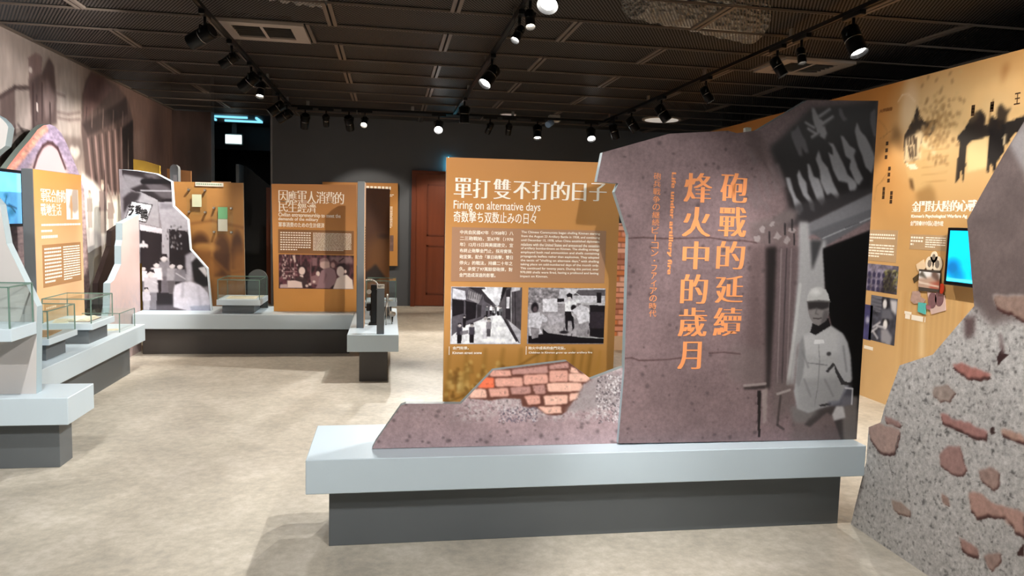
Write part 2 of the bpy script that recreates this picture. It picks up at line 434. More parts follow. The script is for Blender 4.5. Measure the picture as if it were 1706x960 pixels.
# ceiling: a black void with expanded metal trays hung below it
def mesh_mat():
    m = bpy.data.materials.new('expanded_metal_mesh'); m.use_nodes = True; nt = m.node_tree; b = nt.nodes['Principled BSDF']; N = nt.nodes.new; L = nt.links.new
    tc = N('ShaderNodeTexCoord'); sp = N('ShaderNodeSeparateXYZ'); L(tc.outputs['Object'], sp.inputs[0])
    def M(op, a, bb=None):
        n = N('ShaderNodeMath'); n.operation = op
        for i, q in enumerate((a, bb)):
            if q is None: continue
            if isinstance(q, (int, float)): n.inputs[i].default_value = q
            else: L(q, n.inputs[i])
        return n.outputs[0]
    px = 2 * math.pi / .026; py = 2 * math.pi / .05
    a = M('ADD', M('MULTIPLY', sp.outputs[0], px), M('MULTIPLY', sp.outputs[1], py)); c = M('SUBTRACT', M('MULTIPLY', sp.outputs[0], px), M('MULTIPLY', sp.outputs[1], py))
    w = M('ADD', M('MULTIPLY', M('SINE', a), .5), M('MULTIPLY', M('SINE', c), .5))     # diamond lattice
    hole = M('GREATER_THAN', w, -.05)
    al = M('SUBTRACT', 1, M('MULTIPLY', hole, .88)); L(al, b.inputs['Alpha'])
    rr = N('ShaderNodeMapRange'); rr.inputs['From Min'].default_value = -1; rr.inputs['From Max'].default_value = .1; L(w, rr.inputs[0])
    mx = N('ShaderNodeMix'); mx.data_type = 'RGBA'; mx.inputs[6].default_value = (*lin((.37, .34, .32)), 1); mx.inputs[7].default_value = (*lin((.20, .185, .175)), 1)
    L(rr.outputs[0], mx.inputs[0]); L(mx.outputs[2], b.inputs['Base Color'])
    b.inputs['Roughness'].default_value = .5; b.inputs['Metallic'].default_value = .2
    return m
VOID = mat('black_plenum', (.07, .07, .07), .9, noise=.1, nscale=2)
ceil = struct(box('ceiling', XL - .1, XR + .1, Y0, 16.2, 3.5, 3.6, VOID, bevel=0))
TRAYF = mat('tray_lip', (.44, .395, .36), .4, metal=.3, noise=.15, nscale=3)
MESHM = mesh_mat()
PX_, PY_ = .935, .655
pw, pd = 2 * PX_, PY_
# one tray, its origin at its corner: two wide end lips, two thin long lips, and the mesh sheet
def tray_mesh(w, d):
    V, F, MI = [], [], []
    def ab(*b):
        n = len(V); V.extend(boxv(*b)); F.extend([tuple(n + i for i in q) for q in BOXF]); MI.extend([0] * 6)
    g = .008
    ab(g, g + .028, .004, d - .004, -.006, .012); ab(w - g - .028, w - g, .004, d - .004, -.006, .012)
    ab(g, w - g, .003, .012, -.006, .006); ab(g, w - g, d - .010, d - .003, -.001, .006)
    n = len(V); V.extend([(g, .004, .006), (w - g, .004, .006), (w - g, d - .004, .014), (g, d - .004, .014)]); F.append((n, n + 1, n + 2, n + 3)); MI.append(1)
    me = bpy.data.meshes.new('ceiling_tray'); me.from_pydata(V, [], F); me.materials.append(TRAYF); me.materials.append(MESHM)
    me.polygons.foreach_set('material_index', MI); me.update(); return me
_tm = {}
def tray(x0, x1, y):
    x0c, x1c = max(x0, XL), min(x1, XR)
    if x1c - x0c < .1: return
    w = round(x1c - x0c, 3)
    if w not in _tm: _tm[w] = tray_mesh(w, pd)
    o = link('ceiling_tray', _tm[w], ceil); o.location = (x0c, y, CZ)
VENTS = {(-1.39, 6.27): 0, (3.46, 6.27): 1}
for r in range(-13, 9):
    y = 6.27 + r * PY_
    par = r % 2
    # joints: even rows at .462 + k*1.87, odd rows at -.467 + k*1.87
    x = (.462 if par == 0 else -.467) - 3 * pw
    while x < XR:
        if r == 0:
            if abs(x + 1.408) < .05:      # this tray makes room for the square vent on the left
                tray(-.69, x + pw, y); x += pw; continue
            if x <= 3.3 < x + pw:
                tray(x, 3.48, y); x += pw
                tray(4.19, x, y) if x > 4.4 else None
                continue
        tray(x, x + pw, y); x += pw
tray(4.19, XR, 6.27)

FRAMEV = mat('vent_cream_paint', (.62, .57, .53), .5, noise=.08, nscale=8)
def vent(x0, x1, y0, y1, label):
    t = thing('ceiling_vent', label, 'vent', 'square ceiling vents')
    z = CZ - .02; b = .11
    boxes('vent_frame', [(x0, x1, y0, y0 + b, z, z + .03), (x0, x1, y1 - b, y1, z, z + .03), (x0, x0 + b, y0 + b, y1 - b, z, z + .03), (x1 - b, x1, y0 + b, y1 - b, z, z + .03)], FRAMEV, t)
    box('vent_backing', x0 + b, x1 - b, y0 + b, y1 - b, z + .08, z + .1, VOID, t)
    n = 6
    for k in range(n):
        yy = y0 + b + (y1 - y0 - 2 * b) * (k + .5) / n
        obj('louvre', [(x0 + b, yy - .02, z + .005), (x1 - b, yy - .02, z + .005), (x1 - b, yy + .02, z + .06), (x0 + b, yy + .02, z + .06),
                       (x0 + b, yy - .02, z + .001), (x1 - b, yy - .02, z + .001), (x1 - b, yy + .025, z + .06), (x0 + b, yy + .025, z + .06)],
            [(0, 1, 2, 3), (7, 6, 5, 4), (0, 4, 5, 1), (2, 6, 7, 3)], mat('louvre_grey', (.42, .40, .38), .5, noise=.05), t)
    box('centre_bar', (x0 + x1) / 2 - .012, (x0 + x1) / 2 + .012, y0 + b, y1 - b, z - .002, z + .004, FRAMEV, t)
vent(-1.385, -.70, 6.285, 6.90, 'square cream ceiling vent beside the left lighting track')
vent(3.49, 4.18, 6.285, 6.90, 'square cream ceiling vent behind the small lit spotlight on the right track')

FOIL = bpy.data.materials.new('crumpled_silver_foil'); FOIL.use_nodes = True
_nt = FOIL.node_tree; _b = _nt.nodes['Principled BSDF']; _b.inputs['Base Color'].default_value = (.92, .90, .86, 1); _b.inputs['Metallic'].default_value = .45; _b.inputs['Roughness'].default_value = .35
_v = _nt.nodes.new('ShaderNodeTexVoronoi'); _v.inputs['Scale'].default_value = 14; _bp = _nt.nodes.new('ShaderNodeBump'); _bp.inputs['Strength'].default_value = 1; _bp.inputs['Distance'].default_value = .06
_nt.links.new(_v.outputs[0], _bp.inputs['Height']); _nt.links.new(_bp.outputs[0], _b.inputs['Normal'])
def duct(name, p0, p1, r, label):
    p0, p1 = Vector(p0), Vector(p1); d = (p1 - p0).normalized(); a = d.orthogonal().normalized(); b = d.cross(a)
    rg = random.Random(3); V, F = [], []; n, sg = 40, 28
    for i in range(n + 1):
        for j in range(sg):
            t = 6.2832 * j / sg; rr = r * (1 + .05 * math.sin(i * 1.3) + .03 * rg.uniform(-1, 1))
            V.append(p0.lerp(p1, i / n) + (a * math.cos(t) + b * math.sin(t)) * rr)
    for i in range(n):
        for j in range(sg): F.append((i * sg + j, i * sg + (j + 1) % sg, (i + 1) * sg + (j + 1) % sg, (i + 1) * sg + j))
    F.append(tuple(range(sg))[::-1]); F.append(tuple(n * sg + j for j in range(sg)))
    tag(obj(name, V, F, FOIL), label, 'duct', 'foil ducts above the mesh')
duct('foil_duct', (1.85, 5.60, 3.21), (3.05, 6.10, 3.21), .19, 'crumpled silver foil duct above the ceiling mesh left of the right lighting track')
duct('foil_duct', (-1.25, 5.70, 3.21), (-.5, 5.92, 3.21), .2, 'crumpled silver foil duct above the ceiling mesh at the top edge, left of centre')

def disc_light(x, y, r, label, m):
    t = thing('downlight', label, 'downlight', 'round ceiling lights')
    bm = bmesh.new(); cyl_bm(bm, (x, y, CZ - .02), (x, y, CZ), r, r, 32); bm_obj('trim_ring', bm, FRAMEV, t)
    bm = bmesh.new(); cyl_bm(bm, (x, y, CZ - .026), (x, y, CZ - .019), r * .86, r * .86, 32); bm_obj('diffuser', bm, m, t)
disc_light(1.668, 10.65, .12, 'small round pale downlight over the cross track', mat('opal_diffuser', (.85, .78, .74), .5, noise=.02, emit=(1, .85, .8), es=.25))
disc_light(3.88, 10.4, .28, 'large round cream hatch with a faint glow in the ceiling behind the mauve board', mat('cream_hatch_glow', (.9, .85, .78), .5, noise=.02, emit=(1, .92, .82), es=.45))  # cream hatch disc, given a faint emission of its own
t = thing('ceiling_sensor', 'small white and blue sensor box hanging under the ceiling above the orange title panel', 'sensor')
box('sensor_body', 2.24, 2.40, 10.5, 10.62, 2.86, 2.96, mat('white_plastic', (.85, .84, .82), .4, noise=.02), t, .012)
cyl('sensor_lens', (2.27, 10.48, 2.85), (2.20, 10.42, 2.80), .045, mat('blue_plastic', (.55, .68, .85), .4, noise=.02), t)

# the corridor beyond the opening: two cyan lit ceiling lines, a lit exit box, doors
CY = mat('cyan_glow_strip', (.3, .7, .9), .5, emit=(.25, .75, 1), es=1.4, noise=.01)
t = thing('corridor_light', 'square cyan lit outline on the corridor ceiling beyond the opening', 'light fixture')
box('light_strip', -2.85, -2.25, 12.5, 12.53, 2.935, 2.965, CY, t, 0); box('light_strip', -2.7, -2.1, 13.0, 13.04, 2.935, 2.965, CY, t, 0)
box('light_strip', -2.85, -2.82, 12.5, 13.0, 2.935, 2.965, CY, t, 0); box('light_strip', -2.13, -2.10, 12.5, 13.0, 2.935, 2.965, CY, t, 0)
struct(box('trim_2', XL, -1.8, 13.9, 14.05, 2.55, 3.5, CORR, bevel=0))
t = thing('exit_box', 'glowing white exit light box hanging in the dark corridor', 'exit sign')
EXW = mat('exit_glow_white', (.9, 1, .98), .5, emit=(.85, 1, 1), es=2.6, noise=.01)
box('hanger', -2.69, -2.61, 13.52, 13.56, 2.79, 2.965, GREY, t); box('housing', -2.80, -2.515, 13.5, 13.6, 2.60, 2.79, mat('white_plastic2', (.8, .85, .85), .4, noise=.02), t, .01)
box('lit_face', -2.79, -2.525, 13.49, 13.5, 2.625, 2.765, EXW, t, 0)
PIVOT = mat('dark_partition', (.10, .105, .115), .5, noise=.05)
tag(box('corridor_screen', -2.45, -2.40, 12.6, 13.9, 0, 2.22, GREY), 'grey edge of a dark corridor partition beneath the exit box', 'partition')
tag(prism('slanted_screen', 'Y', 13.0, 13.06, [(-2.40, 0), (-1.86, 0), (-1.86, 1.8), (-2.36, 2.22), (-2.40, 2.22)], PIVOT), 'black screen with a slanted top in the dark corridor', 'partition')
t = thing('corridor_lamp', 'tiny cool white wall light at the corridor corner', 'light')
box('lamp_plate', -1.86, -1.835, 12.3, 12.36, 1.95, 2.20, mat('cool_lamp', (1, 1, 1), .5, emit=(.8, .95, 1), es=6, noise=.01), t, 0)
WOOD = mat('red_brown_door_wood', (.45, .22, .12), .4, noise=.18, nscale=3, stretch=(8, 8, .5))
box('lamp_backing', -1.84, -1.832, 12.28, 12.38, 1.9, 2.25, GREY, t, 0)
d2 = struct(box('door_2', -1.93, -1.81, 12.28, 12.33, 0, 1.85, WOOD))
# wooden door in the back wall, recessed panels and frame
d1 = struct(box('door_1', .42, 1.36, YB - .03, YB + .02, 0.01, 2.14, WOOD))
WOOD2 = mat('red_brown_door_frame', (.40, .19, .105), .4, noise=.15, nscale=3, stretch=(8, 8, .5))
boxes('door_frame', [(.35, .42, YB - .06, YB, 0, 2.19), (1.36, 1.43, YB - .06, YB, 0, 2.19), (.42, 1.36, YB - .06, YB, 2.14, 2.19)], WOOD2, d1)
for x0, x1, z0, z1 in ((.60, 1.2, 1.15, 1.98), (.60, 1.2, .2, 1.0)):
    boxes('door_moulding', [(x0, x1, YB - .04, YB - .03, z0, z0 + .025), (x0, x1, YB - .04, YB - .03, z1 - .025, z1), (x0, x0 + .025, YB - .04, YB - .03, z0, z1), (x1 - .025, x1, YB - .04, YB - .03, z0, z1)], WOOD2, d1)
boxes('centre_joint', [(.885, .893, YB - .034, YB - .028, .02, 2.13)], mat('black_gap', (.05, .03, .02), .8, noise=.02), d1)
# cyan wash above the door's right side, from a real small fixture
t = thing('cyan_wall_lamp', 'small lamp washing the wall cyan beside the wooden door', 'lamp')
box('lamp_housing', .94, 1.02, YB - .10, YB, 2.16, 2.22, BLACK, t)
box('lamp_tube', .92, .935, YB - .05, YB - .03, 2.0, 2.42, mat('cyan_lamp', (.5, .9, 1), .5, emit=(.12, .72, 1), es=26, noise=.01), t, 0)

# ------------------------------------------------------------------ plinths: pale slab on a recessed dark base
def plinth(label, slab, base, group=None, bm_=None):
    t = thing('display_plinth', label, 'plinth', group or 'display plinths')
    box('slab', *slab, .27, .42, LAM, t, .003); box('base', *base, 0, .27, bm_ or BASE, t, .002)
    return t
plinth('long pale grey display plinth on a dark base in the foreground, under the mauve board', (-.335, 2.262, 3.115, 3.64), (-.245, 2.20, 3.205, 3.55))
plinth('short pale plinth end on a dark base, nearest at the left edge', (-3.2, -1.71, 4.27, 4.63), (-3.1, -1.80, 4.375, 4.54))
plinth('long pale plinth on the left running away from the camera under the glass cases', (-2.85, -2.165, 4.66, 7.06), (-2.80, -2.25, 4.70, 6.91))
plinth('long pale plinth across the back left, under the street picture and the orange panel', (-2.49, -.352, 7.74, 8.45), (-2.43, -.40, 7.84, 8.40), bm_=BASED)
plinth('short pale plinth with a narrow dark foot, left of the orange title panel', (-.348, .093, 6.45, 8.35), (-.245, -.002, 6.50, 8.2), bm_=BASED)

rgn = np.random.RandomState(4)
MAUVE = (.505, .425, .435)
def concrete(p, col=MAUVE, seed=1, spots=90, k=.17):
    p.im[..., :3] = col; p.im[..., 3] = .8
    n = p.noise(.5, 5, seed); n2 = p.noise(.05, 3, seed + 5)
    p.mul(np.clip(1 + k * n + .06 * n2, .5, 1.5))
    rg = random.Random(seed)
    for _ in range(spots):
        c = (rg.uniform(p.u0, p.u0 + p.w / p.ppm), rg.uniform(p.v0, p.v0 + p.h / p.ppm)); r = rg.uniform(.003, .010)
        p.ell(c, r, r * rg.uniform(.6, 1.2), tuple(x * .55 for x in col), .6, .6)

# ---- tall mauve board
TALL = [(0.932,1.758),(1.239,1.854),(1.520,1.880),(1.564,1.871),(1.663,1.889),(1.901,2.037),(2.263,2.053),(2.277,0.415),(1.060,0.429),(1.075,0.765),(1.067,1.394),(0.995,1.585),(1.010,1.623),(0.910,1.628)]
TALL = [(u, max(v, .4205)) for u, v in TALL]
p = Paint(*bb(TALL), 330)
concrete(p, seed=11, spots=230)
p.mul(1 + .18 * np.clip((p.V - 1.2) / .8, -.5, .6) * 0 + .06 * p.noise(.9, 2, 3))
# the photograph fades in from the right: pillar, doorway, carved characters, soldier
g = np.clip((p.U - 1.55) / .28, 0, 1) * np.clip((1.95 - p.V) / .25, 0, 1) * np.clip((p.V - .50) / .12, 0, 1)
p.im[..., :3] = p.im[..., :3] * (1 - .35 * g[..., None]) + np.array((.33, .29, .29)) * .35 * g[..., None]
p.mk = 0.25
DK = (.105, .095, .10)
p.poly([(1.725,1.813),(1.793,1.872),(1.861,1.941),(1.919,2.001),(2.264,2.056),(2.272,1.623),(1.946,1.467),(1.897,1.486),(1.848,1.523),(1.808,1.655),(1.761,1.739)], DK, .96, .018)
p.ell([(1.663,1.829)][0], .035, .09, (.34, .28, .28), .7, .5, .5)
p.line([(1.612,1.827),(1.664,1.810),(1.709,1.737),(1.777,1.654)], .012, (.36, .3, .3), .6, .8)
for q in ([(1.663,1.660),(1.700,1.557)], [(1.702,1.690),(1.740,1.586)], [(1.741,1.719),(1.779,1.616)], [(1.772,1.730),(1.808,1.646)], [(1.635,1.790),(1.658,1.744)], [(1.721,1.557),(1.738,1.529)], [(1.647,1.593),(1.681,1.537)]):
    p.line(q, .022, (.47, .42, .43), .55, .9)
CH = [[(1.828,1.891),(1.848,1.898),(1.862,1.923),(1.880,1.886),(1.903,1.854),(1.923,1.802),(1.907,1.797),(1.884,1.829),(1.892,1.787),(1.877,1.782),(1.853,1.828),(1.833,1.865)],
      [(1.924,2.006),(1.940,2.002),(1.963,1.965),(1.986,1.947),(2.011,1.892),(2.002,1.863),(1.975,1.876),(1.952,1.908),(1.933,1.954)],
      [(1.897,1.943),(1.951,1.917),(1.947,1.906),(1.893,1.932)], [(1.909,1.917),(1.964,1.890),(1.959,1.878),(1.907,1.905)], [(1.928,1.874),(1.968,1.899),(1.973,1.888),(1.934,1.862)],
      [(1.958,1.970),(2.018,2.010),(2.024,2.000),(1.967,1.958)], [(1.976,1.937),(2.036,1.978),(2.042,1.967),(1.985,1.924)],
      [(2.060,2.008),(2.076,2.009),(2.094,1.972),(2.111,1.963),(2.091,1.951),(2.068,1.975)],
      [(1.816,1.679),(1.837,1.680),(1.856,1.628),(1.874,1.591),(1.903,1.563),(1.915,1.534),(1.896,1.505),(1.879,1.524),(1.859,1.581),(1.830,1.637)],
      [(1.873,1.691),(1.881,1.720),(1.894,1.692),(1.922,1.659),(1.931,1.612),(1.966,1.565),(1.974,1.526),(1.952,1.535),(1.939,1.573),(1.910,1.601),(1.886,1.649)],
      [(1.921,1.745),(1.932,1.746),(1.957,1.689),(1.984,1.681),(2.008,1.633),(2.023,1.576),(2.009,1.556),(1.980,1.584),(1.956,1.632),(1.931,1.688)],
      [(1.962,1.771),(1.974,1.814),(1.993,1.767),(2.028,1.730),(2.059,1.664),(2.095,1.607),(2.086,1.588),(2.052,1.616),(2.031,1.605),(1.996,1.662),(1.986,1.719)],
      [(2.022,1.807),(2.050,1.789),(2.042,1.826),(2.019,1.849),(2.046,1.846),(2.070,1.809),(2.106,1.752),(2.131,1.705),(2.182,1.668),(2.179,1.634),(2.147,1.628),(2.133,1.667),(2.085,1.675),(2.055,1.722)],
      [(2.080,1.885),(2.096,1.881),(2.131,1.840),(2.164,1.822),(2.156,1.793),(2.182,1.736),(2.212,1.689),(2.193,1.659),(2.176,1.668),(2.139,1.734),(2.141,1.773),(2.113,1.791),(2.093,1.848)],
      [(2.152,1.908),(2.160,1.951),(2.179,1.914),(2.213,1.882),(2.238,1.844),(2.269,1.788),(2.262,1.739),(2.253,1.715),(2.219,1.747),(2.199,1.795),(2.174,1.842)],
      [(2.226,1.997),(2.251,2.018),(2.267,1.884),(2.250,1.893),(2.229,1.950)]]
for i, q in enumerate(CH):
    p.poly([(u + .006, v - .006) for u, v in q], (.25, .24, .25), .9, .004)
    p.poly(q, (.60, .60, .62) if i not in (0, 7, 15) else (.36, .35, .37), .95, .004)
# eaves, lintel and pillar
p.poly([(1.767,1.482),(1.887,1.562),(2.269,1.652),(2.269,1.618),(1.941,1.463),(1.842,1.446)], (.21, .20, .21), .8, .01)
p.poly([(1.766,1.492),(1.847,1.537),(1.890,1.524),(1.872,1.475),(1.790,1.444),(1.677,1.441),(1.634,1.459)], (.47, .42, .42), .8, .01)
p.poly([(1.646,1.441),(1.757,1.472),(1.895,1.447),(1.890,1.369),(1.754,1.357),(1.670,1.384)], (.42, .37, .37), .6, .012)
for a in [(1.718,1.433),(1.793,1.406),(1.864,1.436),(1.846,1.388),(1.763,1.463),(1.690,1.394)]: p.poly(blob(a, 7, .016, .5, int(a[0] * 999)), (.66, .62, .62), .7, .003)
for a in [(1.751,1.405),(1.827,1.445),(1.877,1.398),(1.862,1.465)]: p.line([(a[0], a[1] + .02), (a[0] + .004, a[1] - .03)], .008, (.13, .12, .13), .9)
p.poly([(1.941,1.467),(2.274,1.628),(2.275,1.535),(1.950,1.409)], (.46, .46, .48), .95, .006)
p.poly([(1.959,1.429),(2.274,1.550),(2.271,1.496),(2.028,1.357),(2.014,1.401)], (.37, .37, .39), .95, .005)
p.line([(2.025,1.401),(2.270,1.505)], .006, (.66, .67, .68), .8)
p.line([(2.139,1.453),(2.207,1.479)], .007, (.25, .25, .27), .7)
p.poly([(1.898,1.476),(1.945,1.477),(1.957,1.390),(2.042,1.392),(2.046,1.333),(2.073,0.917),(1.932,0.897),(1.925,0.697),(1.887,0.697),(1.902,1.036),(1.909,1.233)], (.66, .66, .67), .95, .008)
p.poly([(1.962,1.390),(2.026,1.392),(2.009,1.333),(1.981,1.244)], (.20, .20, .21), .9, .008)
p.poly([(2.028,1.353),(2.269,1.446),(2.279,0.693),(2.275,0.384),(2.209,0.385),(2.097,0.997),(2.063,1.097)], (.035, .03, .035), 1, .006)
p.poly([(1.734,1.356),(1.796,1.358),(1.803,1.095),(1.803,0.678),(1.779,0.678)], (.10, .085, .085), .92, .010)
p.poly([(1.656,1.355),(1.728,1.356),(1.770,0.698),(1.669,0.719)], (.33, .27, .27), .55, .02)
p.poly([(1.801,1.358),(1.901,1.360),(1.903,1.017),(1.892,0.697),(1.818,0.698)], (.36, .31, .32), .7, .01)
for x in (820, 845, 868): p.line([[(1.817,1.348),(1.844,1.349),(1.868,1.349)][(x - 820) // 24], [(1.838,0.708),(1.862,0.708),(1.887,0.707)][(x - 820) // 24]], .006, (.55, .50, .50) if x != 845 else (.17, .15, .16), .7)
p.line([(1.924,1.180),(1.912,0.962),(1.892,0.703)], .016, (.74, .74, .74), .8)
# wall below, stool
p.poly([(1.590,0.903),(1.765,0.863),(1.776,0.694),(1.670,0.695),(1.585,0.726)], (.46, .41, .41), .5, .02)
p.poly([(1.827,0.723),(1.923,0.723),(1.922,0.408),(2.290,0.410),(2.272,0.576),(2.172,0.577),(1.911,0.581),(1.821,0.482)], (.40, .36, .355), .6, .02)
p.poly([(1.666,0.687),(1.775,0.696),(1.779,0.680),(1.671,0.675)], (.16, .13, .13), .9, .004)
p.line([(1.670,0.695),(1.777,0.704)], .012, (.60, .56, .55), .8)
p.poly([(1.738,0.672),(1.758,0.672),(1.766,0.442),(1.755,0.443)], (.09, .07, .07), .9, .003)
p.poly([(1.760,0.672),(1.789,0.684),(1.795,0.523),(1.777,0.503)], (.60, .55, .54), .8, .004)
p.line([(1.842,0.653),(1.905,0.672)], .012, (.7, .67, .66), .7); p.line([(1.859,0.643),(1.852,0.501),(1.885,0.480)], .012, (.22, .19, .19), .7)
# soldier: trousers, coat, arms, collar, head, helmet
p.poly([(2.062,0.589),(2.191,0.618),(2.229,0.411),(2.195,0.412),(2.142,0.537),(2.108,0.558),(2.025,0.488),(1.992,0.499)], (.24, .22, .22), .85, .006)
p.poly([(1.910,0.592),(1.991,0.590),(2.064,0.559),(1.991,0.509),(1.937,0.510)], (.46, .45, .45), .8, .01)
p.poly([(2.178,0.639),(2.267,0.638),(2.279,0.410),(2.207,0.412)], (.50, .47, .46), .85, .008)
p.poly([(2.008,0.961),(1.956,0.938),(1.938,0.898),(1.933,0.813),(1.933,0.722),(1.927,0.662),(1.949,0.581),(2.010,0.557),(2.073,0.579),(2.170,0.606),(2.208,0.679),(2.227,0.720),(2.213,0.832),(2.192,0.903),(2.161,0.948),(2.096,0.987),(2.047,0.953)], (.68, .68, .69), 1, .004)
p.poly([(1.957,0.933),(2.088,0.973),(2.156,0.938),(2.173,0.852),(2.044,0.832),(1.951,0.863)], (.78, .78, .79), .6, .012)
p.poly([(1.933,0.722),(2.215,0.740),(2.170,0.606),(2.073,0.579),(2.010,0.557),(1.949,0.581)], (.52, .52, .53), .5, .015)
p.poly([(1.938,0.898),(1.956,0.938),(1.972,0.863),(1.970,0.742),(1.947,0.682),(1.933,0.722)], (.50, .50, .51), .8, .006)
p.poly([(2.133,0.953),(2.167,0.938),(2.206,0.852),(2.230,0.720),(2.197,0.679),(2.167,0.720),(2.149,0.812)], (.68, .68, .70), .7, .008)
p.poly([(2.128,0.802),(2.153,0.761),(2.190,0.710),(2.240,0.704),(2.230,0.689),(2.174,0.695),(2.136,0.761)], (.13, .12, .13), .85, .003)
p.poly([(2.087,0.762),(2.122,0.804),(2.132,0.792),(2.099,0.754)], (.16, .15, .16), .9, .002)
p.ell([(2.097,0.847)][0], .012, .010, (.18, .17, .18), .85, .3)
p.poly([(2.061,0.597),(2.126,0.607),(2.129,0.594),(2.073,0.587)], (.15, .14, .15), .8, .003)
p.poly([(2.104,0.611),(2.169,0.618),(2.197,0.690),(2.230,0.689),(2.246,0.597),(2.193,0.587),(2.127,0.588)], (.42, .42, .47), .7, .006)
p.poly([(2.155,0.588),(2.193,0.587),(2.209,0.531),(2.149,0.516),(2.136,0.547)], (.82, .81, .82), .9, .004)
p.poly([(2.017,0.915),(2.065,0.915),(2.070,0.897),(2.014,0.895)], (.90, .90, .91), .95, .002)
p.line([(1.992,0.803),(2.091,0.792)], .005, (.38, .38, .39), .7); p.line([(2.040,0.893),(2.051,0.812),(2.050,0.681),(2.040,0.590)], .004, (.45, .45, .46), .7)
p.line([(2.197,0.679),(2.236,0.674),(2.237,0.597)], .008, (.88, .88, .9), .8)
for q in ([(1.956,0.863),(1.994,0.782)], [(1.977,0.722),(2.015,0.641)], [(2.171,0.883),(2.197,0.761)], [(2.085,0.721),(2.135,0.639)]): p.line(q, .010, (.47, .47, .48), .6, .9)
p.poly([(2.002,0.998),(2.083,1.021),(2.096,0.983),(2.021,0.938),(1.991,0.951)], (.10, .09, .10), 1, .002)
p.poly([(1.967,1.100),(2.081,1.102),(2.083,1.043),(2.070,1.008),(2.034,0.983),(2.006,0.993),(1.986,1.020),(1.973,1.057)], (.52, .50, .50), 1, .003)
p.poly([(1.967,1.100),(2.082,1.102),(2.081,1.071),(2.050,1.060),(2.017,1.067),(1.975,1.060)], (.17, .155, .16), .92, .005)
p.line([(2.019,1.067),(2.013,1.042),(2.027,1.038)], .006, (.38, .36, .36), .8); p.line([(2.004,1.020),(2.031,1.017),(2.044,1.021)], .006, (.22, .19, .2), .9)
p.poly([(2.055,1.058),(2.082,1.061),(2.082,1.028),(2.065,1.003),(2.044,0.993)], (.33, .31, .32), .7, .006)
p.poly([(1.966,1.099),(1.967,1.131),(1.981,1.156),(2.004,1.169),(2.031,1.169),(2.059,1.157),(2.075,1.132),(2.083,1.100),(2.025,1.105)], (.74, .74, .74), 1, .002)
p.ell([(2.006,1.146)][0], .022, .014, (.92, .92, .92), .7, .8)
p.line([(1.967,1.098),(2.025,1.105),(2.086,1.100)], .007, (.36, .35, .35), .9)
p.mk = None
# hairline cracks
for q in ([(1.055,1.379),(1.137,1.385),(1.246,1.382),(1.375,1.388),(1.455,1.392),(1.506,1.386),(1.547,1.381),(1.629,1.381),(1.691,1.373)], [(1.064,0.829),(1.108,0.831),(1.143,0.819),(1.213,0.820),(1.278,0.822),(1.343,0.830),(1.359,0.823)], [(1.485,0.852),(1.557,0.856),(1.640,0.848)]):
    p.line(q, .006, (.30, .22, .22), .85, .5)
p.line([(1.546,1.391),(1.592,1.305),(1.623,1.132)], .006, (.42, .34, .34), .5, .9)
tb = thing('exhibition_board', 'tall mauve concrete-print board with carved characters and a helmeted soldier, on the foreground plinth', 'display board', 'printed exhibition boards')
prism('board_body', 'Y', 3.216, 3.256, TALL, EDGE, tb)
skin('printed_face', 'Y', 3.2145, TALL, p, .0042, print_mat('concrete_print', .45, .22), tb)
def col_text(chars, boxes4): return [(ch, b) for ch, b in zip(chars, boxes4)]
def boxes_from(pts): return [(min(a[0], b[0]), min(a[1], b[1]), max(a[0], b[0]), max(a[1], b[1])) for a, b in zip(pts[::2], pts[1::2])]
R1 = boxes_from([(1.503,1.556),(1.624,1.690),(1.502,1.399),(1.628,1.535),(1.501,1.248),(1.629,1.377),(1.504,1.090),(1.630,1.217)]) + boxes_from([(1.503,0.934),(1.631,1.067)])
R2 = boxes_from([(1.327,1.551),(1.451,1.684),(1.327,1.395),(1.452,1.530),(1.335,1.245),(1.452,1.373),(1.334,1.085),(1.454,1.221)]) + boxes_from([(1.330,0.932),(1.459,1.066),(1.336,0.777),(1.439,0.907)])
lettering('title_lettering', 'Y', 3.214, col_text('砲戰的延續', R1) + col_text('烽火中的歲月', R2), APRI, tb, bold=.0065, serif=True)
E1 = boxes_from([(1.256,1.220),(1.278,1.681)])
J1 = boxes_from([(1.189,1.127),(1.204,1.679)]); J0 = J1[0]; JT = '砲兵戰争の継続ビーコン・ファイアの時代'
lettering('english_lettering', 'Y', 3.214, [('Life under artillery fire', E1[0], -90)], APRI, tb, bold=.0022)
jt = []; zt = [(1.187,1.678)][0]; zb = [(1.194,1.018)][0]
for i, ch in enumerate(JT):
    k0, k1 = i / len(JT), (i + .86) / len(JT); x = zt[0] + (zb[0] - zt[0]) * k0 + .004; h = .0175
    za, zz = zt[1] + (zb[1] - zt[1]) * k0, zt[1] + (zb[1] - zt[1]) * k1; w = h * (.15 if ch in 'ー' else (.35 if ch == '・' else (.75 if ch in 'ファィイ' else 1)))
    if ch == '・': za, zz = (za + zz) / 2 + .004, (za + zz) / 2 - .004; w = .004
    jt.append((ch, (x - w, zz, x + w, za)))
lettering('japanese_lettering', 'Y', 3.214, jt, APRI, tb)

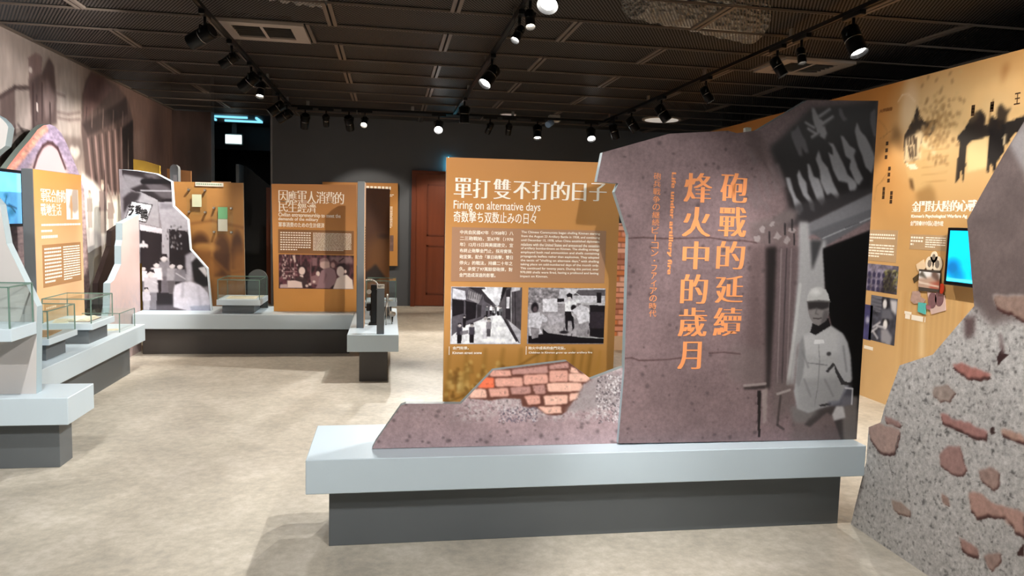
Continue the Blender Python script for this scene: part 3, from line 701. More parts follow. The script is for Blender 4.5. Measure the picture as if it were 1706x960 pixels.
# ---- low mauve board with the brick hole
LOW = [(-0.063,0.423),(-0.048,0.455),(0.061,0.616),(0.082,0.624),(0.327,0.620),(0.470,0.772),(0.810,0.812),(0.927,0.727),(1.077,0.782),(1.079,0.771),(1.065,0.417)]
LOW = [(u, max(v, .4205)) for u, v in LOW]
p = Paint(*bb(LOW), 420)
concrete(p, (.65, .56, .575), 23, 120, .2)
s1 = p.noise(.012, 3, 8); m = np.clip((p.V - .53 - .05 * p.noise(.15, 3, 5)) / .04, 0, 1) * np.clip((p.U - .26) / .12, .15, 1)
p.im[..., :3] = p.im[..., :3] * (1 - .8 * (m * np.clip(.45 + 1.6 * s1, 0, 1))[..., None]) + np.array((.80, .76, .77)) * .8 * (m * np.clip(.45 + 1.6 * s1, 0, 1))[..., None]
s2 = p.noise(.009, 2, 28)
dk = np.clip(-s2 * 3 - .9, 0, 1) * m
p.mul(1 - .3 * dk)
p.mk = .5
p.poly([(0.356,0.645),(0.399,0.696),(0.472,0.771),(0.814,0.814),(0.927,0.726),(0.892,0.705),(0.872,0.670),(0.818,0.579),(0.791,0.562),(0.748,0.559),(0.677,0.595),(0.607,0.603),(0.599,0.638),(0.523,0.643),(0.461,0.633),(0.400,0.641)], (.40, .24, .20), .97, .003)
BR = [([(0.455,0.770),(0.547,0.773),(0.552,0.744),(0.455,0.742)], 0), ([(0.554,0.774),(0.718,0.792),(0.724,0.757),(0.558,0.750)], 1), ([(0.726,0.793),(0.814,0.807),(0.820,0.779),(0.731,0.773)], 1),
      ([(0.431,0.740),(0.476,0.738),(0.475,0.690),(0.399,0.691)], 3), ([(0.478,0.736),(0.603,0.739),(0.608,0.697),(0.482,0.695)], 0), ([(0.607,0.748),(0.721,0.752),(0.724,0.710),(0.612,0.703)], 0), ([(0.726,0.768),(0.815,0.770),(0.818,0.716),(0.729,0.715)], 0), ([(0.829,0.789),(0.854,0.775),(0.876,0.754),(0.823,0.758)], 2),
      ([(0.819,0.753),(0.911,0.754),(0.923,0.726),(0.899,0.713),(0.822,0.716)], 2), ([(0.378,0.686),(0.436,0.687),(0.446,0.646),(0.362,0.648)], 2), ([(0.450,0.689),(0.539,0.691),(0.547,0.653),(0.458,0.649)], 0), ([(0.549,0.693),(0.642,0.697),(0.647,0.662),(0.557,0.658)], 1), ([(0.649,0.700),(0.708,0.705),(0.715,0.661),(0.668,0.658)], 1),
      ([(0.719,0.710),(0.877,0.712),(0.889,0.694),(0.875,0.670),(0.724,0.668)], 2), ([(0.614,0.652),(0.685,0.655),(0.694,0.616),(0.635,0.609)], 0), ([(0.704,0.654),(0.816,0.657),(0.821,0.614),(0.712,0.605)], 2), ([(0.826,0.660),(0.876,0.666),(0.859,0.635),(0.827,0.621)], 2), ([(0.677,0.601),(0.789,0.602),(0.794,0.569),(0.720,0.565)], 2)]
BC = [(.88, .66, .60), (.74, .56, .53), (.95, .76, .69), (.96, .48, .34)]
for i, (q, k) in enumerate(BR):
    cx, cy = sum(a[0] for a in q) / len(q), sum(a[1] for a in q) / len(q)
    rg = random.Random(i); q2 = []
    for a, b in zip(q, q[1:] + q[:1]):
        for t in (.08, .5, .92): q2.append((a[0] + (b[0] - a[0]) * t + rg.uniform(-.0015, .0015), a[1] + (b[1] - a[1]) * t + rg.uniform(-.0015, .0015)))
    p.poly([(u + .002, v - .004) for u, v in q2], (.30, .15, .12), .9, .003); p.poly(q2, BC[k], 1, .0025)
    for _ in range(7):
      f_ = rg.choice((.78, 1.1)); p.poly(blob((cx + rg.uniform(-.03, .03), cy + rg.uniform(-.008, .008)), 7, .005, .6, _ * 9 + i), tuple(c * f_ for c in BC[k]), .5, .002)
# plaster crumbs right of the hole
p.poly([(0.927,0.724),(0.962,0.743),(1.062,0.760),(1.069,0.604),(0.889,0.578),(0.804,0.579),(0.859,0.628),(0.885,0.691)], (.62, .58, .59), .85, .01)
rg = random.Random(5)
for _ in range(420):
    a = (rg.uniform(.955, 1.085), rg.uniform(.52, .745))
    if a[1] > .60 + (a[0] - .9) * .75 or a[0] < .955 + (.60 - a[1]) * -.6: pass
    p.poly(blob(a, 5, rg.uniform(.0025, .006), .5, _), rg.choice([(.88, .86, .87), (.30, .27, .29), (.74, .70, .72), (.45, .41, .43)]), .75, 0)
for _ in range(260):
    a = (rg.uniform(.50, .68), rg.uniform(.53, .60)); p.poly(blob(a, 5, rg.uniform(.002, .005), .5, _), rg.choice([(.32, .30, .36), (.86, .84, .86), (.45, .42, .48)]), .6, 0)
p.mk = None
lb = thing('exhibition_board', 'low mauve board printed with broken red bricks, in front of the orange title panel', 'display board', 'printed exhibition boards')
prism('board_body', 'Y', 3.2435, 3.28, LOW, mat('grey_board_edge', (.52, .55, .55), .5, noise=.03), lb)
skin('printed_face', 'Y', 3.242, LOW, p, .0035, print_mat('concrete_print', .45, .22), lb)

# ---- orange title panel
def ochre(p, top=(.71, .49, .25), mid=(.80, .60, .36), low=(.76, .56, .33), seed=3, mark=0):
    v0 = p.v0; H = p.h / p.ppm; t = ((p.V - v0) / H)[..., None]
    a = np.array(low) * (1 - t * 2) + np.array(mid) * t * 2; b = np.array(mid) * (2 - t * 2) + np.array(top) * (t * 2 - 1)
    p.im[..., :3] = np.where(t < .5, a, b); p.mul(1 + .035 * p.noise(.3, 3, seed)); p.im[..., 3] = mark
TIT = [(0.268,1.740),(1.033,1.753),(1.104,1.750),(1.157,0.495),(0.274,0.508)]
TIT = [(.268, 1.740), (1.142, 1.746), (1.144, .42), (.274, .42)]
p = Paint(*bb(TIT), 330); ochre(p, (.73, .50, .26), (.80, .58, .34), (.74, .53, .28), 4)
# sepia ghost picture of a crowd at the foot
rg = random.Random(8)
p.poly(rect(.28, 1.12, .42, .80), (.58, .42, .17), .55, .05)
for i in range(60):
    x, z = rg.uniform(.28, .75), rg.uniform(.52, .71); h = .022 + .012 * rg.random()
    p.ell((x, z + h), h * .35, h * .4, rg.choice([(.80, .66, .38), (.45, .31, .12)]), .6, .4); p.poly([(x - h * .6, z - h), (x + h * .6, z - h), (x + h * .45, z + h * .5), (x - h * .45, z + h * .5)], rg.choice([(.82, .69, .42), (.50, .35, .14), (.42, .29, .12)]), .55, .004)
for i in range(9): p.line([(.30 + i * .09, .80), (.28 + i * .09 + rg.uniform(-.02, .02), .58)], .02, (.50, .36, .14), .4, .9)
p.line([(.28, .53), (.45, .60), (.62, .70), (.78, .80)], .012, (.46, .32, .12), .7, .6); p.line([(.29, .46), (.46, .56)], .02, (.46, .32, .12), .6, .6)
p.poly([(.28, .43), (.50, .52), (.48, .44)], (.82, .62, .30), .6, .01)
for i in range(7): p.line([(.80 + i * .045, .79), (.78 + i * .045, .60)], .014, rg.choice([(.66, .48, .20), (.50, .35, .13)]), .5, .9)
tp = thing('title_panel', 'large orange title panel with two black and white photographs, behind the low brick-print board', 'information panel', 'orange title panels')
prism('panel_body', 'Y', 3.601, 3.63, TIT, mat('panel_edge_beige', (.80, .72, .62), .5, noise=.03), tp)
skin('printed_face', 'Y', 3.60, TIT, p, .006, print_mat('panel_print'), tp)
TBX = mat('translucent_brown_print', (.665, .50, .385), .5, noise=.02)
q = [(0.301,1.404),(1.077,1.408),(1.079,1.142),(0.303,1.140)]; bx = (.301, 1.078, 1.141, 1.406)
prism('text_block', 'Y', 3.5985, 3.600, rect(bx[0], bx[1], bx[2], bx[3]), TBX, tp)
T1 = boxes_from([(0.310,1.548),(0.391,1.644),(0.403,1.549),(0.480,1.642),(0.503,1.548),(0.583,1.645),(0.602,1.551),(0.680,1.637),(0.695,1.551),(0.775,1.642),(0.791,1.552),(0.878,1.644),(0.898,1.551),(0.963,1.639),(0.986,1.553),(1.068,1.642)])
lettering('title_lettering', 'Y', 3.5985, col_text('單打雙不打的日子', T1), WHITE, tp, bold=.0042, serif=True)
lettering('english_lettering', 'Y', 3.5985, [('Firing on alternative days', boxes_from([(0.307,1.482),(0.736,1.535)])[0])], WHITE, tp, bold=.0004)
lettering('japanese_lettering', 'Y', 3.5985, [('奇数撃ち双数止みの日々', boxes_from([(0.308,1.430),(0.716,1.484)])[0])], WHITE, tp, bold=.0005)
CT = ['中共自民國47年（1958年）八', '二三砲戰始，至67年（1978', '年）12月15日與美國建交，宣', '布終止砲擊金門止，採用實彈、', '砲宣彈，配合「單日砲擊，雙日', '停火」的戰法，持續二十年之', '久。承受了97萬餘發砲彈，對', '金門造成深遠的影響。']
ET = ['The Chinese Communists began shelling Kinmen starting', 'from the August 23 Artillery Battle in 1958, and continuing', 'until December 15, 1978, when China established diplomatic', 'relations with the United States and announced the cessation', 'of artillery bombardment on Kinmen. The shelling strategy', 'employed both real ammunition and shells containing', 'propaganda leaflets rather than explosives. They adopted', 'the tactic of "shelling on alternate days," with shelling', 'taking place on odd-numbered days of the month only.', 'This continued for twenty years. During this period, over', '970,000 shells were fired, having a profound and lasting', 'impact on Kinmen.']
def para(lines, box4, fill=.66, last=1):
    u0, v0, u1, v1 = box4; rh = (v1 - v0) / len(lines); r = []
    for i, s in enumerate(lines):
        t = v1 - rh * i; uu = u1 if i < len(lines) - 1 else u0 + (u1 - u0) * last
        r.append((s, (u0, t - rh * fill, uu, t)))
    return r
A = [(0.341,1.153),(0.604,1.392)]; lettering('chinese_text', 'Y', 3.598, para(CT, (A[0][0], A[0][1], A[1][0], A[1][1]), .66, .68), WHITE, tp, bold=.0003)
A = [(0.644,1.157),(1.045,1.396)]; lettering('english_text', 'Y', 3.598, para(ET, (A[0][0], A[0][1], A[1][0], A[1][1]), .72, .35), WHITE, tp, bold=.0003)
c1 = boxes_from([(0.316,0.803),(0.396,0.818),(0.316,0.780),(0.461,0.793),(0.696,0.802),(0.887,0.817),(0.699,0.779),(1.028,0.791)])
lettering('caption_lettering', 'Y', 3.5985, [('金門街景。', c1[0]), ('Kinmen street scene', c1[1])], WHITE, tp, bold=.0004)
lettering('caption_lettering', 'Y', 3.5985, [('砲火中成長的金門兒童。', c1[2]), ('Children in Kinmen grow up under artillery fire', c1[3])], WHITE, tp, bold=.0004)
for x in (.2975, .684): box('caption_bar', x, x + .003, 3.5982, 3.599, .776, .818, WHITE, tp, 0)

# the street photograph
def pic(name, axis, c, r, ppm, painter, parent, step, m=None, label=None, ol=None):
    p = Paint(*r, ppm, (.5, .48, .5)); painter(p)
    o = skin(name, axis, c, ol or rect(*r), p, step, m or print_mat('photo_print', .35), parent)
    if label: o['label'] = label
    return o
K = (.11, .09, .11); LT = (.93, .92, .95)
def person(p, x, z, h, hair, top, leg, face=(.75, .72, .72), wide=1):
    p.poly([(x - h * .10 * wide, z), (x + h * .10 * wide, z), (x + h * .12 * wide, z + h * .5), (x - h * .12 * wide, z + h * .5)], leg, 1, h * .01)
    p.poly([(x - h * .15 * wide, z + h * .42), (x + h * .15 * wide, z + h * .42), (x + h * .13 * wide, z + h * .8), (x - h * .13 * wide, z + h * .8)], top, 1, h * .015)
    p.ell((x, z + h * .89), h * .085, h * .10, face, 1, .2); p.poly([(x - h * .095, z + h * .88), (x - h * .07, z + h * .99), (x + h * .07, z + h), (x + h * .095, z + h * .9), (x, z + h * .94)], hair, 1, h * .01)
def street(p):
    p.im[..., :3] = (.86, .86, .89)
    B = lambda q, c, a=1, s=0: p.poly(q, c, a, s)
    B([(0.305,1.112),(0.468,1.114),(0.523,1.028),(0.516,0.976),(0.435,0.946),(0.310,0.870)], (.36, .34, .37))
    B([(0.558,1.115),(0.660,1.116),(0.664,0.833),(0.645,0.837),(0.601,0.901),(0.554,0.972),(0.542,1.014),(0.544,1.059)], (.34, .32, .34))
    B([(0.309,1.108),(0.372,1.094),(0.377,1.050),(0.310,1.056)], (.84, .84, .88)); B([(0.310,1.053),(0.367,1.046),(0.368,0.983),(0.312,0.967)], K); B([(0.374,1.046),(0.429,1.035),(0.427,0.960),(0.379,0.945)], K)
    B([(0.390,1.098),(0.454,1.073),(0.440,1.031),(0.382,1.057)], (.62, .60, .62)); B([(0.386,1.113),(0.457,1.110),(0.476,1.073),(0.431,1.087)], (.17, .15, .17))
    for k in range(8): p.line([(0.394,1.094),(0.388,1.057)][:2] if k == 0 else [(q[0] + k * .0028 * 4, q[1] - k * .001) for q in [(0.394,1.094),(0.388,1.057)]], .003, (.2, .18, .2), .8)
    B([(0.433,1.028),(0.455,1.024),(0.453,0.968),(0.434,0.960)], (.20, .18, .2)); B([(0.453,1.102),(0.558,1.115),(0.545,1.036),(0.523,1.028),(0.492,1.058)], (.90, .90, .93))
    B([(0.453,1.099),(0.507,1.043),(0.515,1.021),(0.470,1.043)], (.20, .18, .2), .9); B([(0.558,1.115),(0.580,1.115),(0.559,1.059),(0.545,1.036)], (.12, .1, .12))
    B([(0.575,1.100),(0.596,1.108),(0.601,0.954),(0.576,0.957)], (.17, .15, .17)); B([(0.578,1.066),(0.593,1.066),(0.595,1.010),(0.580,1.010)], (.88, .87, .9)); B([(0.602,1.089),(0.645,1.101),(0.654,0.909),(0.608,0.939)], (.30, .28, .30))
    p.line([(0.620,1.097),(0.628,0.924)], .004, K, .9); p.line([(0.601,1.097),(0.606,0.939)], .004, (.8, .8, .82), .8); B([(0.603,1.115),(0.648,1.116),(0.645,1.101),(0.602,1.091)], (.75, .74, .77))
    B([(0.310,0.870),(0.361,0.915),(0.457,0.957),(0.531,0.974),(0.546,0.975),(0.586,0.912),(0.645,0.837),(0.311,0.834)], (.93, .93, .95)); B([(0.562,0.961),(0.577,0.954),(0.645,0.848),(0.633,0.840)], (.2, .18, .2)); B([(0.585,0.954),(0.662,0.893),(0.664,0.833),(0.649,0.840)], (.70, .69, .72))
    p.line([(0.390,0.930),(0.457,0.957)], .006, (.25, .22, .25), .9)
    rg = random.Random(2)
    for i in range(14):
        a = [(0.501,0.974)][0]; person(p, a[0] + rg.uniform(-.03, .055), a[1] + rg.uniform(-.004, .006), rg.uniform(.03, .05), K, rg.choice([K, LT, (.4, .4, .42)]), rg.choice([K, (.4, .4, .42)]))
    for x, y, h, tp, lg in ((180, 448, .102, (.25, .23, .27), K), (213, 345, .06, K, K), (262, 446, .10, (.28, .26, .3), K), (353, 418, .118, LT, (.86, .85, .88)), (376, 404, .092, (.55, .53, .56), (.3, .28, .3))):
        a = [[(0.348,0.834),(0.371,0.912),(0.409,0.836),(0.476,0.857),(0.493,0.868)]][0][[180, 213, 262, 353, 376].index(x)]
        person(p, a[0], a[1], h, K, tp, lg)
    B([(0.350,0.893),(0.391,0.900),(0.391,0.882),(0.354,0.874)], (.42, .40, .43), .8)
    p.mul(1 + .25 * p.noise(.02, 3, 3)); p.im[:] = np.clip(p.im, 0, 1)
pic('street_photograph', 'Y', 3.5983, (.303, .656, .830, 1.115), 700, street, tp, .0026, label='black and white photograph of children in a narrow shop street')
def well(p):
    p.im[..., :3] = (.60, .58, .60); B = lambda q, c, a=1, s=0: p.poly(q, c, a, s); n = p.noise(.012, 3, 4)
    B([(0.686,1.114),(0.886,1.116),(0.872,1.062),(0.765,1.053),(0.689,1.022)], (.55, .53, .55)); p.mul(1 + .5 * n * (p.V > 1.03))
    B([(0.761,1.059),(0.840,1.061),(0.840,0.993),(0.765,0.994)], (.84, .83, .86)); B([(0.848,1.108),(1.081,1.117),(1.086,1.041),(0.842,1.035)], (.80, .79, .82)); B([(0.945,1.106),(1.083,1.108),(1.084,1.077),(0.918,1.077)], (.35, .33, .35))
    B([(0.838,1.061),(0.872,1.062),(0.873,1.045),(0.838,1.043)], K)
    B([(1.006,1.032),(1.086,1.033),(1.093,0.856),(1.012,0.871)], K); B([(1.039,1.094),(1.066,1.094),(1.066,0.994),(1.047,0.994)], K); B([(0.959,1.040),(1.086,1.041),(1.086,1.028),(0.959,1.030)], (.75, .74, .76)); B([(1.003,0.994),(1.088,0.995),(1.091,0.910),(1.007,0.910)], (.20, .17, .2))
    B([(0.694,0.871),(0.786,0.882),(1.088,0.859),(1.086,0.832),(0.695,0.833)], (.09, .07, .09)); B([(0.768,0.913),(0.861,0.944),(0.970,0.932),(0.949,0.886),(0.942,0.867),(0.863,0.875),(0.785,0.892)], (.66, .64, .66)); B([(0.765,0.909),(0.793,0.886),(0.942,0.867),(0.942,0.840),(0.771,0.871)], (.10, .08, .1))
    p.ell([(0.877,0.890)][0], .022, .008, K, .9, .3); B([(0.790,0.985),(0.875,0.986),(0.876,0.947),(0.800,0.924)], (.72, .70, .73), .8)
    # girl at the left, standing child, bending child
    p.ell([(0.723,1.015)][0], .019, .026, K, 1, .2); p.ell([(0.725,1.006)][0], .011, .014, (.35, .3, .32), 1, .3)
    B([(0.694,0.984),(0.747,0.992),(0.764,0.947),(0.754,0.909),(0.766,0.886),(0.701,0.871),(0.693,0.924)], (.80, .79, .82)); B([(0.704,0.916),(0.750,0.909),(0.744,0.863),(0.713,0.856)], (.55, .53, .55)); B([(0.759,0.985),(0.791,0.962),(0.784,0.939),(0.749,0.947)], (.78, .77, .8))
    p.ell([(0.897,1.071)][0], .013, .017, (.8, .78, .79), 1, .2); B([(0.883,1.081),(0.898,1.091),(0.914,1.083),(0.915,1.054),(0.905,1.070),(0.888,1.068)], K); B([(0.877,1.045),(0.923,1.051),(0.942,1.062),(0.954,1.051),(0.928,1.024),(0.917,0.993),(0.879,0.993)], (.92, .92, .94)); B([(0.878,0.997),(0.921,0.997),(0.930,0.913),(0.921,0.898),(0.914,0.948),(0.896,0.948),(0.896,0.892),(0.884,0.909)], K)
    p.ell([(0.922,1.015)][0], .014, .015, K, 1, .2); B([(0.913,1.001),(0.959,1.032),(1.003,1.013),(1.008,0.971),(1.006,0.925),(0.963,0.909),(0.942,0.963)], (.87, .86, .89)); B([(0.936,0.925),(1.005,0.948),(1.010,0.871),(0.942,0.867)], (.62, .60, .62)); B([(0.910,0.997),(0.942,0.974),(0.934,0.955),(0.914,0.978)], (.7, .68, .7))
    for a in [(0.877,0.913),(0.918,0.882),(1.003,0.902)]: p.line([a, (a[0], a[1] - .02)], .004, K, .9)
    p.line([(0.863,1.118),(0.922,1.096),(0.953,1.078)], .003, (.9, .9, .92), .9); p.line([(0.949,0.867),(1.088,0.859)], .004, (.8, .8, .8), .9)
    p.mul(1 + .2 * p.noise(.01, 2, 9)); p.im[:] = np.clip(p.im, 0, 1)
pic('well_photograph', 'Y', 3.5983, (.688, 1.086, .830, 1.115), 700, well, tp, .0026, label='black and white photograph of children washing at a well')

# ---- the big torn board in the right foreground
CON = [(3.192,-0.005),(3.170,0.095),(3.110,0.342),(3.111,0.512),(3.029,0.558),(3.011,0.628),(2.930,0.847),(2.735,0.932),(2.707,0.965),(2.536,1.162),(2.609,1.496),(2.543,1.605),(2.458,1.741),(2.380,1.853)]
CON = CON + [(2.20, 2.10), (1.95, 2.20), (1.2, 2.22), (1.2, 0.0), (3.19, 0.0)]
p = Paint(*bb(CON), 300, (.72, .71, .705), 1)
n = p.noise(.35, 4, 3); f = p.noise(.016, 3, 7); p.mul(1 + .10 * n + .12 * f)
p.mul(1 - .45 * np.clip(-p.noise(.012, 2, 17) * 3 - 1.0, 0, 1))
p.mk = .35
p.poly([(3.1, 1.12), (2.55, 1.17), (2.45, 1.10), (2.33, 1.14), (2.2, 1.12), (1.2, 1.05), (1.2, 2.3), (3.1, 2.3)], (.38, .33, .325), .95, .02)
up = np.clip((p.V - 1.14) / .04, 0, 1); p.mul(1 + up * .16 * p.noise(.10, 4, 31))
p.poly([(2.391,1.839),(2.438,1.779),(2.360,1.673),(2.295,1.589),(2.333,1.934)], (.60, .58, .585), .9, .01)
p.mk = .5
def chip(q, col=(.66, .53, .50), seed=0, sh=.012):
    rg = random.Random(seed); q2 = []
    for a, b in zip(q, q[1:] + q[:1]):
        for t in (0, .33, .66): q2.append((a[0] + (b[0] - a[0]) * t + rg.uniform(-.004, .004), a[1] + (b[1] - a[1]) * t + rg.uniform(-.004, .004)))
    p.poly([(u + .006, v + .004) for u, v in q2], (.72, .71, .70), .6, .006)
    p.poly([(u - .004, v - sh) for u, v in q2], (.24, .13, .12), .95, .003); p.poly(q2, col, 1, .004)
    for k in range(14):
        i = rg.randrange(len(q2)); cx = sum(a[0] for a in q2) / len(q2); cy = sum(a[1] for a in q2) / len(q2); t = rg.random() * .8; f_ = rg.choice((.85, 1.1, .92))
        p.poly(blob((cx + (q2[i][0] - cx) * t, cy + (q2[i][1] - cy) * t), 7, .012, .5, k), tuple(c * f_ for c in col), .5, .004)
chip([(3.113,0.514),(3.047,0.550),(2.895,0.566),(2.901,0.509),(2.919,0.455),(2.955,0.434),(3.015,0.424),(3.073,0.450),(3.097,0.473)], (.68, .58, .55), 1)
chip([(2.999,0.594),(2.939,0.595),(2.881,0.592),(2.896,0.577),(2.954,0.574),(2.997,0.574)], (.62, .50, .48), 2, .006)
chip([(2.626,0.911),(2.581,0.927),(2.430,0.916),(2.423,0.910),(2.475,0.891),(2.537,0.875),(2.571,0.891)], (.66, .45, .42), 3)
chip([(2.713,0.803),(2.637,0.825),(2.594,0.804),(2.617,0.761),(2.671,0.747),(2.716,0.765)], (.62, .56, .53), 4, .003)
chip([(2.665,0.696),(2.624,0.704),(2.589,0.692),(2.505,0.701),(2.454,0.695),(2.418,0.696),(2.426,0.662),(2.475,0.659),(2.552,0.662),(2.606,0.667),(2.655,0.669)], (.64, .47, .45), 5)
chip([(2.362,0.720),(2.316,0.721),(2.258,0.724),(2.256,0.702),(2.303,0.703),(2.349,0.708)], (.74, .60, .54), 6)
p.poly(blob([(2.397,0.702)][0], 9, .014, .3, 1), (.17, .09, .08), .9, .003)
chip([(2.654,0.531),(2.610,0.579),(2.551,0.595),(2.528,0.562),(2.504,0.519),(2.520,0.488),(2.578,0.473),(2.642,0.487)], (.62, .49, .47), 7, .006)
chip([(2.448,0.528),(2.392,0.567),(2.353,0.557),(2.348,0.506),(2.371,0.482),(2.426,0.496)], (.62, .52, .49), 8, .006)
chip([(2.481,0.431),(2.427,0.451),(2.389,0.436),(2.331,0.435),(2.229,0.452),(2.219,0.368),(2.256,0.370),(2.281,0.398),(2.316,0.407),(2.383,0.379),(2.435,0.351),(2.468,0.370)], (.70, .56, .52), 9)
chip([(2.512,0.234),(2.466,0.233),(2.409,0.226),(2.413,0.202),(2.449,0.190),(2.495,0.200)], (.66, .52, .49), 10)
chip([(2.389,0.213),(2.312,0.264),(2.309,0.232),(2.338,0.179),(2.368,0.188)], (.63, .53, .50), 11, .004)
chip([(2.916,0.231),(2.858,0.242),(2.793,0.228),(2.797,0.201),(2.894,0.187)], (.66, .58, .54), 12, .004)
chip([(2.622,0.372),(2.587,0.364),(2.577,0.337),(2.614,0.338)], (.66, .55, .51), 13, .003)
p.poly([(2.242,0.292),(2.217,0.341),(2.212,0.297),(2.234,0.286)], (.20, .10, .09), .95, .003)
p.poly([(2.408,0.983),(2.393,1.010),(2.383,1.026),(2.375,1.003),(2.356,1.002),(2.378,0.979),(2.398,0.952)], (.18, .10, .10), .95, .003)
p.line([(2.399,1.065),(2.389,1.029),(2.382,1.012)], .018, (.46, .40, .40), .7, .8)
chip([(2.448,1.211),(2.360,1.220),(2.283,1.228),(2.273,1.136),(2.316,1.142),(2.346,1.159),(2.390,1.162),(2.432,1.175)], (.55, .46, .42), 14)
p.poly([(2.582,1.112),(2.525,1.126),(2.523,1.062),(2.540,1.033),(2.570,1.035)], (.28, .20, .20), .8, .01)
for q in ([(2.952,0.400),(2.940,0.369),(2.916,0.336)], [(2.904,0.531),(2.915,0.481),(2.910,0.437)]): p.line(q, .004, (.30, .28, .28), .8)
p.poly([(3.210,0.136),(3.118,0.270),(3.102,0.300),(3.164,0.078)], (.42, .38, .38), .6, .01)
cb = thing('exhibition_board', 'huge grey torn-plaster print board with brick-coloured chips in the right foreground', 'display board', 'printed exhibition boards')
prism('board_body', 'X', 2.2635, 2.30, CON, mat('grey_board_edge', (.52, .55, .55), .5, noise=.03), cb)
skin('printed_face', 'X', 2.262, CON, p, .0052, print_mat('plaster_print', .5, .26), cb)

# ================================================================== left side
# ---- street mural on the left wall
MUR = rect(4.6, 12.06, .0, CZ)
p = Paint(*bb(MUR), 90, (.60, .545, .52))
t_ = np.clip((p.U - 8.6) / 1.2, 0, 1) * np.clip((p.V - 1.2) / .8, 0, 1)
p.im[..., :3] = p.im[..., :3] * (1 - t_[..., None]) + np.array((.44, .35, .32)) * t_[..., None]
t_ = np.clip((1.9 - p.V) / .6, 0, 1) * np.clip((10.6 - p.U) / .6, 0, 1)
p.im[..., :3] = p.im[..., :3] * (1 - t_[..., None]) + np.array((.86, .84, .82)) * t_[..., None]
p.mul(1 + .10 * p.noise(.6, 4, 2))
D1, D2, D3 = (.23, .18, .18), (.32, .26, .255), (.42, .35, .34)
B = p.poly
B([(7.000,2.373),(7.263,2.492),(7.236,1.855),(6.949,1.666)], D2, .85, .02); B([(7.263,2.492),(7.542,2.530),(7.519,1.912),(7.254,1.856)], (.55, .50, .48), .7, .02)
p.line([(6.999,2.365),(7.263,2.489),(7.542,2.530)], .04, D1, .8)
B([(7.522,2.795),(7.683,2.879),(7.811,2.863),(7.770,2.680),(7.528,2.609)], (.46, .38, .37), .95, .01)
B([(7.509,2.605),(7.771,2.695),(7.952,2.892),(8.056,2.828),(8.090,2.544),(8.085,2.271),(7.555,2.152),(7.535,2.421)], D2, .95, .012)
B([(7.766,2.623),(7.915,2.668),(8.072,2.541),(8.003,2.377),(7.846,2.280),(7.794,2.423)], (.50, .43, .42), .8, .03)
for q in ([(7.664,2.477),(7.648,2.255)], [(7.786,2.608),(7.763,2.269)], [(7.943,2.445),(7.938,2.253)], [(7.603,2.577),(7.587,2.174)]): p.line(q, .035, D1, .85)
p.line([(7.553,2.694),(7.573,2.697)], .05, (.8, .75, .73), .9); p.line([(7.671,2.405),(7.671,2.350)], .025, (.85, .8, .78), .9)
B([(8.114,2.703),(8.331,2.842),(8.672,2.761),(8.668,2.299),(8.110,2.313)], (.74, .70, .68), .5, .06)
for q in ([(8.093,2.389),(8.349,2.400),(8.652,2.461)], [(8.112,2.333),(8.370,2.346),(8.648,2.389)], [(8.083,2.572),(8.289,2.571)]): p.line(q, .03, D3, .6, .8)
B([(8.110,2.313),(8.644,2.328),(8.635,2.190),(8.146,2.160)], (.66, .62, .60), .7, .02); B([(8.192,2.165),(8.687,2.195),(8.673,1.982),(8.270,1.931)], (.38, .33, .32), .6, .03)
B([(8.716,2.642),(8.835,2.831),(8.979,2.948),(9.297,2.947),(9.804,2.932),(10.146,2.817),(10.317,2.591),(10.279,1.952),(9.863,1.657),(9.154,1.635),(8.765,1.752),(8.668,2.299)], D2, .88, .02)
B([(8.771,2.672),(8.978,2.932),(9.357,2.947),(9.601,2.851),(9.096,2.570),(8.753,2.394)], (.44, .34, .34), .8, .02)
B([(8.697,2.345),(9.210,2.519),(9.860,2.750),(10.076,2.856),(10.135,2.642),(9.576,2.451),(8.850,2.234)], (.20, .155, .155), .85, .015)
for k in range(12):
    a = [(8.848,2.190),(9.981,2.451)][0]; b = [(8.848,2.190),(9.981,2.451)][1]; c = [(8.976,1.585),(10.004,1.662)][0]; d = [(8.976,1.585),(10.004,1.662)][1]
    f = k / 11; x0 = a[0] + (b[0] - a[0]) * f; x1 = c[0] + (d[0] - c[0]) * f
    p.line([(x0, a[1] + (b[1] - a[1]) * f), (x1, c[1] + (d[1] - c[1]) * f)], .05, D1 if k % 2 else (.58, .48, .47), .85, .4)
for k in range(9):
    a = [(8.801,2.314)][0]; p.line([(a[0] + k * .16, a[1] + .02 + k * .012), (a[0] + k * .16 + .03, a[1] + .22 + k * .015)], .03, (.52, .44, .43) if k % 2 else D1, .7)
B([(9.910,2.443),(10.317,2.591),(10.302,1.954),(10.086,1.815),(9.877,1.658)], (.13, .10, .10), .9, .015)
p.line([(10.123,2.318),(10.101,1.941)], .02, (.6, .55, .52), .7)
p.ell([(11.355,2.469)][0], .30, .42, (.27, .21, .205), .65, .6); p.ell([(12.529,2.277)][0], .3, .3, (.30, .22, .20), .6, .6); p.ell([(11.107,2.085)][0], .25, .3, (.36, .29, .28), .6, .6)
B([(10.308,2.438),(10.748,2.539),(10.765,2.115),(10.326,2.109)], (.50, .43, .41), .5, .03)
